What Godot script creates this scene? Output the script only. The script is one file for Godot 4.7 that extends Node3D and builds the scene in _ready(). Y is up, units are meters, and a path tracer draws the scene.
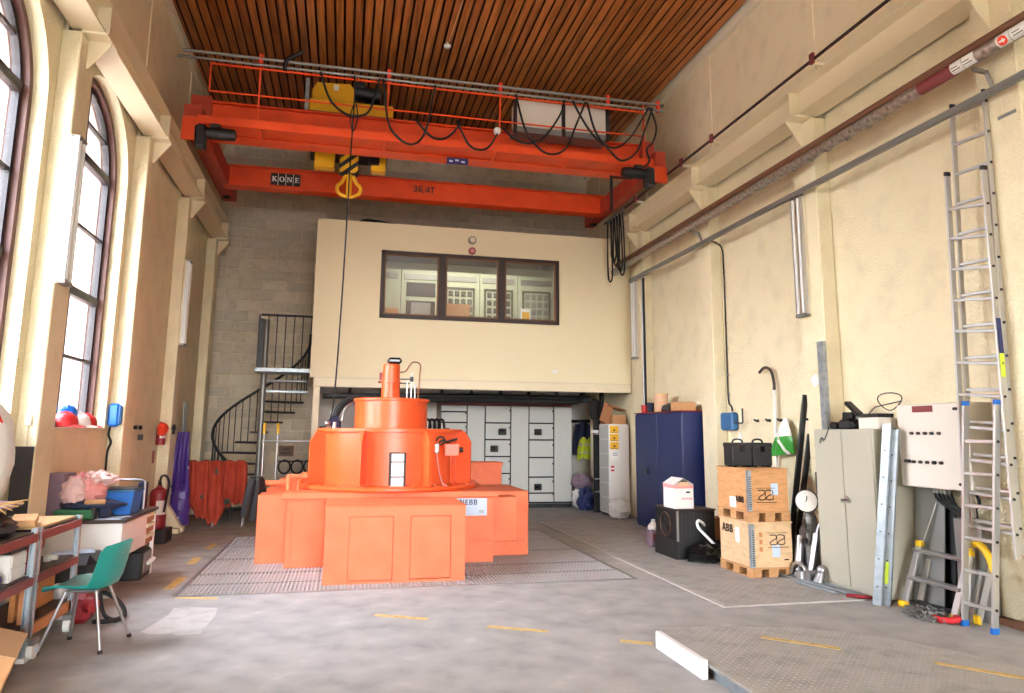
extends Node3D
# A hydro power hall: generator, bridge crane, control room on a mezzanine, stores along both walls.
# x: towards the wall with the long pipe, y: up, -z: towards the block wall at the back.

var M := {}
var taken := {}
var rng := RandomNumberGenerator.new()

const WL := -2.85      # face of the wall with the arched windows
const WR := 5.70       # face of the wall with the pipe
const ZB := -16.4      # block wall at the back
const ZF := 12.0        # wall with the open gate
const CEIL := 7.95
const BAYS: Array[float] = [-4.86, -7.61, -10.27, -12.9, -15.6]


# ---------------------------------------------------------------- shapes
class Sh:
	var v := PackedVector3Array()
	var n := PackedVector3Array()
	var u := PackedVector2Array()
	var xf := Transform3D()

	func tri(a: Vector3, b: Vector3, c: Vector3, na: Vector3, nb: Vector3, nc: Vector3, ua := Vector2.ZERO, ub := Vector2.ZERO, uc := Vector2.ZERO) -> void:
		a = xf * a; b = xf * b; c = xf * c
		na = (xf.basis * na).normalized(); nb = (xf.basis * nb).normalized(); nc = (xf.basis * nc).normalized()
		if (b - a).cross(c - a).dot(na + nb + nc) > 0.0:
			var t := b; b = c; c = t
			t = nb; nb = nc; nc = t
			var tu := ub; ub = uc; uc = tu
		v.append(a); v.append(b); v.append(c)
		n.append(na); n.append(nb); n.append(nc)
		u.append(ua); u.append(ub); u.append(uc)

	func flat(a: Vector3, b: Vector3, c: Vector3, nn: Vector3) -> void:
		tri(a, b, c, nn, nn, nn)

	func quad(a: Vector3, b: Vector3, c: Vector3, d: Vector3, nn: Vector3) -> void:
		tri(a, b, c, nn, nn, nn, Vector2(0, 1), Vector2(1, 1), Vector2(1, 0))
		tri(a, c, d, nn, nn, nn, Vector2(0, 1), Vector2(1, 0), Vector2(0, 0))

	func quad4(a: Vector3, b: Vector3, c: Vector3, d: Vector3, na: Vector3, nb: Vector3, nc: Vector3, nd: Vector3) -> void:
		tri(a, b, c, na, nb, nc)
		tri(a, c, d, na, nc, nd)

	func box(c: Vector3, s: Vector3, bev := 0.0) -> Sh:
		var h := s * 0.5
		bev = minf(bev, minf(h.x, minf(h.y, h.z)) * 0.9)
		for ax in 3:
			for sg in [-1.0, 1.0]:
				var nn := Vector3.ZERO
				nn[ax] = sg
				var i := (ax + 1) % 3
				var j := (ax + 2) % 3
				var p: Array[Vector3] = []
				for q in [[-1, -1], [1, -1], [1, 1], [-1, 1]]:
					var w := Vector3.ZERO
					w[ax] = sg * h[ax]
					w[i] = q[0] * (h[i] - bev)
					w[j] = q[1] * (h[j] - bev)
					p.append(c + w)
				quad(p[0], p[1], p[2], p[3], nn)
		if bev > 0.0:
			for ax in 3:
				var i := (ax + 1) % 3
				var j := (ax + 2) % 3
				for si in [-1.0, 1.0]:
					for sj in [-1.0, 1.0]:
						var nn := Vector3.ZERO
						nn[i] = si; nn[j] = sj
						var p: Array[Vector3] = []
						for q in [[-1, 0], [1, 0], [1, 1], [-1, 1]]:
							var w := Vector3.ZERO
							w[ax] = q[0] * (h[ax] - bev)
							w[i] = si * (h[i] - (bev if q[1] == 0 else 0.0))
							w[j] = sj * (h[j] - (0.0 if q[1] == 0 else bev))
							p.append(c + w)
						quad(p[0], p[1], p[2], p[3], nn.normalized())
			for sx in [-1.0, 1.0]:
				for sy in [-1.0, 1.0]:
					for sz in [-1.0, 1.0]:
						var k := Vector3(sx, sy, sz)
						flat(c + k * Vector3(h.x, h.y - bev, h.z - bev), c + k * Vector3(h.x - bev, h.y, h.z - bev), c + k * Vector3(h.x - bev, h.y - bev, h.z), k.normalized())
		return self

	func span(a: Vector3, b: Vector3, bev := 0.0) -> Sh:
		return box((a + b) * 0.5, (b - a).abs(), bev)

	# a box from a to b, w across and h along up
	func bar(a: Vector3, b: Vector3, w: float, h: float, bev := 0.0, up := Vector3.UP) -> Sh:
		var d := (b - a).normalized()
		var x := up.cross(d)
		if x.length() < 0.01:
			x = Vector3.RIGHT.cross(d)
		x = x.normalized()
		var y := d.cross(x)
		var keep := xf
		xf = xf * Transform3D(Basis(x, y, d), (a + b) * 0.5)
		box(Vector3.ZERO, Vector3(w, h, a.distance_to(b)), bev)
		xf = keep
		return self

	func cyl(a: Vector3, b: Vector3, r0: float, r1 := -1.0, seg := 12, caps := true) -> Sh:
		if r1 < 0.0:
			r1 = r0
		var d := (b - a).normalized()
		var x := d.cross(Vector3.RIGHT if absf(d.x) < 0.9 else Vector3.UP).normalized()
		var y := d.cross(x)
		var tilt := (r0 - r1) / maxf(a.distance_to(b), 0.0001)
		for k in seg:
			var t0 := TAU * k / seg
			var t1 := TAU * (k + 1) / seg
			var e0 := x * cos(t0) + y * sin(t0)
			var e1 := x * cos(t1) + y * sin(t1)
			var n0 := (e0 + d * tilt).normalized()
			var n1 := (e1 + d * tilt).normalized()
			quad4(a + e0 * r0, a + e1 * r0, b + e1 * r1, b + e0 * r1, n0, n1, n1, n0)
			if caps:
				flat(a, a + e0 * r0, a + e1 * r0, -d)
				flat(b, b + e0 * r1, b + e1 * r1, d)
		return self

	func tube(pts: Array, r: float, seg := 6) -> Sh:
		var rings := []
		var x := Vector3.ZERO
		for k in pts.size():
			var d: Vector3 = ((pts[mini(k + 1, pts.size() - 1)] as Vector3) - (pts[maxi(k - 1, 0)] as Vector3)).normalized()
			if k == 0:
				x = d.cross(Vector3.RIGHT if absf(d.x) < 0.9 else Vector3.UP).normalized()
			x = (x - d * x.dot(d)).normalized()
			var y := d.cross(x)
			var ring := []
			for i in seg:
				var t := TAU * i / seg
				ring.append(x * cos(t) + y * sin(t))
			rings.append(ring)
		for k in pts.size() - 1:
			var p: Vector3 = pts[k]
			var q: Vector3 = pts[k + 1]
			for i in seg:
				var j := (i + 1) % seg
				quad4(p + rings[k][i] * r, p + rings[k][j] * r, q + rings[k + 1][j] * r, q + rings[k + 1][i] * r, rings[k][i], rings[k][j], rings[k + 1][j], rings[k + 1][i])
		for e in [0, pts.size() - 1]:
			var c: Vector3 = pts[e]
			var dn: Vector3 = (c - (pts[1] if e == 0 else pts[e - 1])).normalized()
			for i in seg:
				flat(c, c + rings[e][i] * r, c + rings[e][(i + 1) % seg] * r, dn)
		return self

	# profile: [radius, height] pairs, turned about the y axis at o; sharp breaks by repeating a pair
	func lathe(o: Vector3, prof: Array, seg := 24, from := 0.0, to := TAU) -> Sh:
		for i in prof.size() - 1:
			var r0: float = prof[i][0]
			var y0: float = prof[i][1]
			var r1: float = prof[i + 1][0]
			var y1: float = prof[i + 1][1]
			var nn := Vector2(y1 - y0, r0 - r1)
			if nn.length() < 0.00001:
				continue
			nn = nn.normalized()
			for k in seg:
				var t0 := lerpf(from, to, float(k) / seg)
				var t1 := lerpf(from, to, float(k + 1) / seg)
				var e0 := Vector3(cos(t0), 0, sin(t0))
				var e1 := Vector3(cos(t1), 0, sin(t1))
				var n0 := e0 * nn.x + Vector3.UP * nn.y
				var n1 := e1 * nn.x + Vector3.UP * nn.y
				var up := Vector3.UP
				if r0 > 0.00001:
					tri(o + e0 * r0 + up * y0, o + e1 * r0 + up * y0, o + e1 * r1 + up * y1, n0, n1, n1)
				if r1 > 0.00001:
					tri(o + e0 * r0 + up * y0, o + e1 * r1 + up * y1, o + e0 * r1 + up * y1, n0, n1, n0)
		return self

	# polygon in x, y pushed along z from z0 to z1
	func prism(poly: PackedVector2Array, z0: float, z1: float) -> Sh:
		var p := poly.duplicate()
		if Geometry2D.is_polygon_clockwise(p):
			p.reverse()
		var t := Geometry2D.triangulate_polygon(p)
		for k in range(0, t.size(), 3):
			for e in [[z0, -1.0], [z1, 1.0]]:
				var z: float = e[0]
				var nn := Vector3(0, 0, e[1] * signf(z1 - z0))
				flat(Vector3(p[t[k]].x, p[t[k]].y, z), Vector3(p[t[k + 1]].x, p[t[k + 1]].y, z), Vector3(p[t[k + 2]].x, p[t[k + 2]].y, z), nn)
		for k in p.size():
			var a := p[k]
			var b := p[(k + 1) % p.size()]
			var d := (b - a).normalized()
			quad(Vector3(a.x, a.y, z0), Vector3(b.x, b.y, z0), Vector3(b.x, b.y, z1), Vector3(a.x, a.y, z1), Vector3(d.y, -d.x, 0))
		return self

	# lumpy ellipsoid: bags, cloth, heaps
	func blob(c: Vector3, r: Vector3, lump := 0.0, sd := 1, seg := 16, freq := 2.0, floor_y := -1e9) -> Sh:
		var nz := FastNoiseLite.new()
		nz.seed = sd
		nz.frequency = freq
		var rows := seg / 2 + 1
		var g := []
		for i in rows + 1:
			var row := []
			var ph := PI * i / rows
			for k in seg:
				var th := TAU * k / seg
				var e := Vector3(sin(ph) * cos(th), cos(ph), sin(ph) * sin(th))
				var q := c + e * r * (1.0 + lump * nz.get_noise_3dv(e))
				q.y = maxf(q.y, floor_y)
				row.append(q)
			g.append(row)
		for i in rows:
			for k in seg:
				var j := (k + 1) % seg
				var a: Vector3 = g[i][k]; var b: Vector3 = g[i][j]; var d: Vector3 = g[i + 1][j]; var e2: Vector3 = g[i + 1][k]
				var na := ((a - c) / (r * r)).normalized(); var nb := ((b - c) / (r * r)).normalized(); var nd := ((d - c) / (r * r)).normalized(); var ne := ((e2 - c) / (r * r)).normalized()
				var fn := (b - a).cross(e2 - a) + (d - b).cross(e2 - b)
				if fn.length() > 1e-9:
					fn = fn.normalized()
					if fn.dot(na + nd) < 0: fn = -fn
					var w := 0.0 if lump == 0.0 else (0.9 if lump > 0.4 else 0.6)
					na = na.lerp(fn, w); nb = nb.lerp(fn, w); nd = nd.lerp(fn, w); ne = ne.lerp(fn, w)
				quad4(a, b, d, e2, na, nb, nd, ne)
		return self

	# a grid of points with thickness: cloth, shells; g[i][k] points
	func sheet(g: Array, thick: float) -> Sh:
		var R := g.size()
		var C: int = g[0].size()
		var nm := []
		for i in R:
			var row := []
			for k in C:
				var du: Vector3 = g[mini(i + 1, R - 1)][k] - g[maxi(i - 1, 0)][k]
				var dv: Vector3 = g[i][mini(k + 1, C - 1)] - g[i][maxi(k - 1, 0)]
				row.append(du.cross(dv).normalized())
			nm.append(row)
		for sd in [1.0, -1.0]:
			var o: float = sd * thick * 0.5
			for i in R - 1:
				for k in C - 1:
					quad4(g[i][k] + nm[i][k] * o, g[i][k + 1] + nm[i][k + 1] * o, g[i + 1][k + 1] + nm[i + 1][k + 1] * o, g[i + 1][k] + nm[i + 1][k] * o, nm[i][k] * sd, nm[i][k + 1] * sd, nm[i + 1][k + 1] * sd, nm[i + 1][k] * sd)
		var h := thick * 0.5
		for i in R - 1:
			for k in [0, C - 1]:
				var a: Vector3 = g[i][k]; var b: Vector3 = g[i + 1][k]
				var inw: Vector3 = (a - (g[i][1] if k == 0 else g[i][C - 2])).normalized()
				quad(a + nm[i][k] * h, b + nm[i + 1][k] * h, b - nm[i + 1][k] * h, a - nm[i][k] * h, inw)
		for k in C - 1:
			for i in [0, R - 1]:
				var a: Vector3 = g[i][k]; var b: Vector3 = g[i][k + 1]
				var inw: Vector3 = (a - (g[1][k] if i == 0 else g[R - 2][k])).normalized()
				quad(a + nm[i][k] * h, b + nm[i][k + 1] * h, b - nm[i][k + 1] * h, a - nm[i][k] * h, inw)
		return self


func sh() -> Sh:
	return Sh.new()


# ---------------------------------------------------------------- nodes
func numbered(called: String) -> String:
	if not taken.has(called):
		taken[called] = 0
		return called
	taken[called] += 1
	return "%s_%03d" % [called, taken[called]]


func origin_of(p: Node) -> Vector3:
	var o := Vector3.ZERO
	while p != self and p is Node3D:
		o += (p as Node3D).position
		p = p.get_parent()
	return o


func obj(called: String, s: Sh, m: Material, parent: Node = self) -> MeshInstance3D:
	var o := MeshInstance3D.new()
	var off := origin_of(parent)
	var v := s.v
	if off != Vector3.ZERO:
		for i in v.size():
			v[i] -= off
	var a := []
	a.resize(Mesh.ARRAY_MAX)
	a[Mesh.ARRAY_VERTEX] = v
	a[Mesh.ARRAY_NORMAL] = s.n
	a[Mesh.ARRAY_TEX_UV] = s.u
	var am := ArrayMesh.new()
	am.add_surface_from_arrays(Mesh.PRIMITIVE_TRIANGLES, a)
	am.surface_set_material(0, m)
	o.mesh = am
	o.name = numbered(called) if parent == self else called
	parent.add_child(o, true)
	return o


func tag(o: Node, label: String, category: String, group := "") -> Node:
	o.set_meta("label", label)
	o.set_meta("category", category)
	if group:
		o.set_meta("group", group)
	return o


func thing(called: String, label: String, category: String, at: Vector3, group := "") -> Node3D:
	var o := Node3D.new()
	o.name = numbered(called)
	add_child(o)
	o.position = at
	tag(o, label, category, group)
	return o


func one(called: String, label: String, category: String, s: Sh, m: Material, group := "") -> MeshInstance3D:
	# a thing of one mesh: its node stands at the middle of its base
	var lo := Vector3(1e9, 1e9, 1e9)
	var hi := -lo
	for p in s.v:
		lo = lo.min(p); hi = hi.max(p)
	var at := Vector3((lo.x + hi.x) * 0.5, lo.y, (lo.z + hi.z) * 0.5)
	for i in s.v.size():
		s.v[i] -= at
	var o := obj(called, s, m)
	o.position = at
	tag(o, label, category, group)
	return o


func dup(o: Node3D, base: String, at: Vector3, label: String) -> Node3D:
	var c: Node3D = o.duplicate()
	c.name = numbered(base)
	add_child(c)
	c.position = at
	c.set_meta("label", label)
	return c


func struct(called: String, s: Sh, m: Material) -> MeshInstance3D:
	var o := obj(called, s, m)
	o.set_meta("kind", "structure")
	return o


func text(words: String, size: float, at: Vector3, basis: Basis, m: Material, parent: Node, depth := 0.003, face := "Droid Sans", called := "lettering") -> MeshInstance3D:
	var t := TextMesh.new()
	var f := SystemFont.new()
	f.font_names = PackedStringArray([face])
	f.font_weight = 700
	t.font = f
	t.text = words
	t.font_size = 64
	t.pixel_size = size / 64.0
	t.depth = depth
	t.curve_step = 1.0
	t.material = m
	var o := MeshInstance3D.new()
	o.mesh = t
	o.name = called
	parent.add_child(o, true)
	o.transform = Transform3D(basis, at - origin_of(parent))
	return o


func spline(pts: Array, per := 6) -> Array:
	var out := []
	for k in pts.size() - 1:
		var a: Vector3 = pts[maxi(k - 1, 0)]; var b: Vector3 = pts[k]; var c: Vector3 = pts[k + 1]; var d: Vector3 = pts[mini(k + 2, pts.size() - 1)]
		for i in per:
			out.append(b.cubic_interpolate(c, a, d, float(i) / per))
	out.append(pts[-1])
	return out


func v3(a: Array) -> Array:
	var out := []
	for p in a:
		out.append(Vector3(p[0], p[1], p[2]))
	return out


# ---------------------------------------------------------------- materials
func noise_tex(freq: float, oct: int, cols: Array, sd := 1, size := 512, stretch_type := FastNoiseLite.TYPE_SIMPLEX_SMOOTH) -> NoiseTexture2D:
	var t := NoiseTexture2D.new()
	var nz := FastNoiseLite.new()
	nz.noise_type = stretch_type
	nz.seed = sd
	nz.frequency = freq
	nz.fractal_octaves = oct
	t.noise = nz
	t.width = size
	t.height = size
	t.seamless = true
	t.generate_mipmaps = false
	if cols:
		var g := Gradient.new()
		g.offsets = PackedFloat32Array()
		var offs := PackedFloat32Array()
		var cc := PackedColorArray()
		for c in cols:
			offs.append(c[0]); cc.append(c[1])
		g.offsets = offs
		g.colors = cc
		t.color_ramp = g
	return t


func normal_tex(freq: float, oct: int, bump: float, sd := 3, size := 512) -> NoiseTexture2D:
	var t := noise_tex(freq, oct, [], sd, size)
	t.as_normal_map = true
	t.bump_strength = bump
	return t


func c8(r: int, g: int, b: int) -> Color:
	return Color(r / 255.0, g / 255.0, b / 255.0)


func mat(key: String, col: Color, rough := 0.7, metal := 0.0) -> StandardMaterial3D:
	var m := StandardMaterial3D.new()
	m.resource_name = key
	m.albedo_color = col
	m.roughness = rough
	m.metallic = metal
	M[key] = m
	return m


func world_tex(m: StandardMaterial3D, tex: Texture2D, scale: Vector3, world := true) -> void:
	m.albedo_texture = tex
	m.uv1_triplanar = true
	m.uv1_world_triplanar = world
	m.uv1_scale = scale


func mottled(key: String, col: Color, rough: float, amount: float, scale := 1.0, sd := 5, metal := 0.0, world := false) -> StandardMaterial3D:
	# colour that varies in blotches of its own
	var m := mat(key, Color.WHITE, rough, metal)
	world_tex(m, noise_tex(0.012, 5, [[0.0, col.darkened(amount * 1.3)], [0.45, col], [0.75, col.lightened(amount * 0.5)], [1.0, col.lightened(amount)]], sd, 256), Vector3.ONE * scale, world)
	return m


func materials() -> void:
	var plaster := normal_tex(0.1, 4, 4.0, 3)
	for e in [["cream", c8(236, 223, 187), 11], ["tan_plaster", c8(238, 222, 184), 12], ["panel_cream", c8(240, 227, 190), 13]]:
		var m := mat(e[0], Color.WHITE, 0.85)
		var c: Color = e[1]
		world_tex(m, noise_tex(0.006, 5, [[0.0, c.darkened(0.05)], [0.5, c], [1.0, c.lightened(0.05)]], e[2]), Vector3.ONE * 0.6)
		if e[0] == "panel_cream":
			m.albedo_texture = null
			m.albedo_color = c
		if e[0] != "panel_cream":
			m.normal_enabled = true
			m.normal_texture = plaster
			m.normal_scale = 0.55 if e[0] == "cream" else 0.35
	mat("cream_steel", c8(236, 222, 188), 0.45)
	mat("cream_trim", c8(226, 214, 186), 0.6)
	mat("white_reveal", c8(244, 236, 214), 0.8)
	# concrete floor: patches, streaks, specks
	var fm := mat("concrete", Color.WHITE, 0.8)
	fm.metallic_specular = 0.3
	world_tex(fm, noise_tex(0.005, 6, [[0.0, c8(152, 148, 144)], [0.3, c8(165, 161, 156)], [0.55, c8(172, 168, 163)], [0.8, c8(178, 174, 168)], [1.0, c8(190, 186, 180)]], 21, 1024), Vector3.ONE * 0.45)
	fm.detail_enabled = false
	fm.normal_enabled = true
	fm.normal_texture = normal_tex(0.02, 5, 2.0, 22)
	fm.normal_scale = 0.25
	mottled("concrete_pale", c8(190, 185, 178), 0.7, 0.08, 1.5, 23)
	mottled("yellow_paint", c8(214, 180, 104), 0.7, 0.16, 3.0, 24)
	for k in 4:
		var c: Color = [c8(214, 202, 180), c8(204, 193, 172), c8(220, 207, 184), c8(208, 195, 171)][k]
		var m := mottled("block_%d" % k, c, 0.95, 0.05, 1.3, 31 + k, 0.0, true)
		m.normal_enabled = true
		m.normal_texture = plaster
		m.normal_scale = 0.8
	mottled("mortar", c8(226, 210, 180), 0.95, 0.08, 1.0, 36, 0.0, true)
	for k in 4:
		var c: Color = [c8(170, 98, 44), c8(156, 88, 38), c8(180, 106, 50), c8(162, 92, 44)][k]
		var m := mat("slat_%d" % k, Color.WHITE, 0.42)
		world_tex(m, noise_tex(0.01, 5, [[0.0, c.darkened(0.32)], [0.4, c.darkened(0.06)], [0.6, c], [1.0, c.lightened(0.12)]], 41 + k), Vector3(2.4, 2.4, 0.16))
	mat("ceiling_gap_shade", c8(62, 48, 38), 0.95)  # backing above the slats, browned darker to deepen the shade in their gaps
	mottled("crane_orange", c8(224, 70, 20), 0.45, 0.05, 0.6, 51)
	mottled("truck_red", c8(176, 56, 34), 0.5, 0.08, 0.6, 52)
	var go := mottled("gen_orange", c8(238, 92, 38), 0.36, 0.05, 0.7, 53)
	go.clearcoat_enabled = true
	go.clearcoat = 0.18
	go.clearcoat_roughness = 0.25
	mottled("gen_faded", c8(238, 116, 70), 0.55, 0.05, 0.8, 54)
	mat("crane_yellow", c8(236, 176, 30), 0.4)
	mat("black", c8(24, 24, 26), 0.5)
	mat("black_rubber", c8(20, 20, 21), 0.75)
	mat("black_gloss", c8(16, 16, 18), 0.2)
	mat("dark_steel", c8(54, 54, 56), 0.45, 0.5)
	mat("steel", c8(176, 176, 174), 0.35, 0.9)
	mat("alu", c8(206, 206, 204), 0.38, 0.85)
	mottled("galv", c8(172, 182, 188), 0.42, 0.1, 2.5, 61, 0.7)
	mottled("foil", c8(168, 156, 142), 0.32, 0.35, 3.5, 62, 0.6)
	mat("chrome", c8(172, 172, 174), 0.34, 0.9)
	mat("grey_zinc", c8(140, 140, 136), 0.4, 0.6)
	mat("brown_wood", c8(96, 60, 52), 0.55)
	mat("dark_wood", c8(48, 30, 24), 0.5)
	mat("orange_wood", c8(196, 128, 78), 0.6)
	mat("sash_black", c8(36, 30, 32), 0.5)
	for e in [["ply_a", c8(206, 150, 96)], ["ply_b", c8(222, 186, 142)], ["pallet", c8(196, 146, 96)], ["board_wood", c8(190, 122, 66)], ["pale_wood", c8(216, 178, 126)]]:
		var m := mat(e[0], Color.WHITE, 0.7)
		var c: Color = e[1]
		world_tex(m, noise_tex(0.012, 5, [[0.0, c.darkened(0.1)], [0.5, c], [1.0, c.lightened(0.08)]], hash(e[0]) % 90), Vector3(0.8, 3.0, 0.8), false)
	mat("carton", c8(196, 148, 102), 0.8)
	mat("carton_dark", c8(160, 110, 74), 0.85)
	mat("carton_pale", c8(214, 178, 138), 0.8)
	mat("white", c8(238, 238, 234), 0.5)
	mat("white_matt", c8(236, 232, 226), 0.85)
	mat("paper", c8(244, 244, 240), 0.8)
	mat("pale_blue", c8(196, 212, 232), 0.8)
	mat("switch_grey", c8(196, 197, 190), 0.5)
	mat("cab_grey", c8(178, 174, 156), 0.45)
	mat("board_white", c8(222, 214, 200), 0.5)
	var bl := mat("cab_blue", c8(13, 32, 88), 0.4)
	bl.clearcoat_enabled = true
	bl.clearcoat = 0.2
	mat("blue", c8(28, 104, 190), 0.35)
	mat("blue_box", c8(42, 98, 148), 0.45)
	mat("navy", c8(28, 38, 66), 0.8)
	mat("green", c8(40, 110, 66), 0.6)
	mat("bag_green", c8(56, 150, 54), 0.35)
	mat("teal", c8(18, 132, 122), 0.28)
	mat("red", c8(196, 34, 40), 0.4)
	mat("dark_red", c8(136, 26, 34), 0.4)
	mat("hot_red", c8(238, 66, 40), 0.5)
	mat("red_strip", c8(126, 44, 44), 0.5)
	mat("pink", c8(226, 150, 146), 0.6)
	mat("pale_pink", c8(232, 196, 190), 0.6)
	mat("mauve", c8(134, 110, 124), 0.6)
	mat("purple", c8(76, 48, 132), 0.35)
	mat("hi_vis", c8(200, 222, 60), 0.7)
	mat("yellow_sign", c8(240, 184, 34), 0.6)
	mat("yellow_plastic", c8(240, 192, 30), 0.4)
	mottled("jacket_orange", c8(172, 54, 30), 0.75, 0.08, 1.2, 71)
	mat("copper", c8(150, 96, 66), 0.45, 0.4)
	mat("rust_pipe", c8(116, 76, 52), 0.6)
	mat("maroon", c8(126, 52, 52), 0.5)
	mottled("plate", c8(174, 170, 164), 0.55, 0.1, 1.2, 81, 0.25, true)
	mat("grate", c8(196, 190, 188), 0.55, 0.2)
	mat("tile_pink", c8(200, 172, 160), 0.9)
	mottled("outside_ground", c8(176, 170, 160), 0.9, 0.08, 0.3, 91, 0.0, true)
	mat("leaf", c8(110, 140, 80), 0.8)
	mat("straw", c8(224, 182, 110), 0.8)
	mat("counter_top", c8(70, 56, 52), 0.3)
	mat("office_dark", c8(70, 72, 66), 0.6)
	mat("office_cab", c8(168, 174, 152), 0.5)
	mat("office_wall", c8(190, 188, 168), 0.8)
	var gl := mat("glass", Color(1, 1, 1, 0.05), 0.02)
	gl.transparency = BaseMaterial3D.TRANSPARENCY_ALPHA
	var gw := mat("office_glass", Color(0.94, 0.97, 0.93, 0.06), 0.02)
	gw.transparency = BaseMaterial3D.TRANSPARENCY_ALPHA
	var bag := mat("clear_bag", Color(0.94, 0.94, 0.94, 0.55), 0.4)
	bag.transparency = BaseMaterial3D.TRANSPARENCY_ALPHA
	var ol := mat("office_lamp", c8(250, 250, 240), 0.5)
	ol.emission_enabled = true
	ol.emission = c8(255, 250, 232)
	ol.emission_energy_multiplier = 3.0
	var rl := mat("red_lamp", c8(210, 40, 50), 0.3)


func _ready() -> void:
	# ---- camera
	var cam := Camera3D.new()
	cam.name = "camera"
	cam.near = 0.05
	cam.far = 200.0
	cam.projection = Camera3D.PROJECTION_FRUSTUM
	cam.size = 2.0 * cam.near * 346.5 / 723.46
	cam.frustum_offset = Vector2(0, -(346.5 - 315.61) / 723.46 * cam.near)
	cam.transform = Transform3D(Basis.from_euler(Vector3(0.161229, -0.227343, 0.00782924)), Vector3(0, 1.6, 0))
	add_child(cam)
	cam.current = true
	# ---- sky: a bright, thinly clouded day; it lights the hall through the gate and the arched windows
	var we := WorldEnvironment.new()
	var env := Environment.new()
	env.background_mode = Environment.BG_SKY
	var sky := Sky.new()
	var sm := ProceduralSkyMaterial.new()
	sm.sky_top_color = c8(218, 227, 244)
	sm.sky_horizon_color = c8(250, 250, 248)
	sm.ground_horizon_color = c8(200, 196, 188)
	sm.ground_bottom_color = c8(150, 146, 140)
	sm.sky_energy_multiplier = 6.0
	sm.ground_energy_multiplier = 3.0
	sky.sky_material = sm
	env.sky = sky
	env.tonemap_mode = Environment.TONE_MAPPER_LINEAR
	env.tonemap_exposure = 0.635
	env.sdfgi_enabled = true
	env.ssao_enabled = true
	env.ssil_enabled = true
	we.environment = env
	add_child(we)

	rng.seed = 7
	materials()
	floor_and_markings()
	walls()
	back_wall()
	ceiling()
	windows()
	runway()
	crane()
	control_room()
	switchgear()
	generator()
	spiral_stair()
	pipes_and_lamps()
	stores_pipe_wall()
	crates_and_boxes()
	ladders()
	stores_window_wall()
	shelves()
	chair()
	small_things()


# ---------------------------------------------------------------- the hall
func mark(s: Sh, m: String, floor_node: Node, called := "floor_marking") -> void:
	obj(called, s, M[m], floor_node)


func slab(pts: Array, y0: float, y1: float) -> Sh:
	# polygon of [x, z] pushed up from y0 to y1
	var p := PackedVector2Array()
	for q in pts:
		p.append(Vector2(q[0], q[1]))
	var s := sh()
	s.xf = Transform3D(Basis(Vector3(1, 0, 0), Vector3(0, 0, 1), Vector3(0, 1, 0)), Vector3.ZERO)
	s.prism(p, y0, y1)
	return s


func stroke(a: Vector2, b: Vector2, w: float, y := 0.0) -> Sh:
	var d := (b - a).normalized()
	var n := Vector2(-d.y, d.x) * w * 0.5
	var pts := []
	var K := 7
	for k in K + 1:
		var q := a.lerp(b, float(k) / K) + n * (1.0 + rng.randf_range(-0.18, 0.18))
		pts.append([q.x, q.y])
	for k in K + 1:
		var q := b.lerp(a, float(k) / K) - n * (1.0 + rng.randf_range(-0.18, 0.18))
		pts.append([q.x, q.y])
	return slab(pts, y, y + 0.002)


func tread_plate(parent: Node, poly: Array, y: float, pitch: float) -> void:
	# the raised tears of a checker plate, one by one too small to count
	var p := PackedVector2Array()
	for q in poly:
		p.append(Vector2(q[0], q[1]))
	var lo := p[0]
	var hi := p[0]
	for q in p:
		lo = lo.min(q); hi = hi.max(q)
	var s := sh()
	var L := pitch * 0.62
	var W := pitch * 0.17
	var H := 0.004
	for sx in [-1.0, 1.0]:
		for sz in [-1.0, 1.0]:
			s.flat(Vector3(0, H, 0), Vector3(sx * L * 0.5, 0, 0), Vector3(0, 0, sz * W), Vector3(sx * W, 0.03, sz * L * 0.5).normalized())
	var a := []
	a.resize(Mesh.ARRAY_MAX)
	a[Mesh.ARRAY_VERTEX] = s.v
	a[Mesh.ARRAY_NORMAL] = s.n
	var am := ArrayMesh.new()
	am.add_surface_from_arrays(Mesh.PRIMITIVE_TRIANGLES, a)
	am.surface_set_material(0, M.plate)
	var where: Array[Transform3D] = []
	var nx := int((hi.x - lo.x) / pitch)
	var nz := int((hi.y - lo.y) / pitch)
	for i in nx:
		for k in nz:
			var c := Vector2(lo.x + (i + 0.5) * pitch, lo.y + (k + 0.5) * pitch)
			if Geometry2D.is_point_in_polygon(c, p):
				where.append(Transform3D(Basis(Vector3.UP, PI / 4 if (i + k) % 2 == 0 else -PI / 4), Vector3(c.x, y, c.y)))
	var mm := MultiMesh.new()
	mm.transform_format = MultiMesh.TRANSFORM_3D
	mm.mesh = am
	mm.instance_count = where.size()
	for i in where.size():
		mm.set_instance_transform(i, where[i])
	var mi := MultiMeshInstance3D.new()
	mi.multimesh = mm
	mi.name = "tread_pattern"
	mi.set_meta("kind", "stuff")
	parent.add_child(mi, true)


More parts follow.
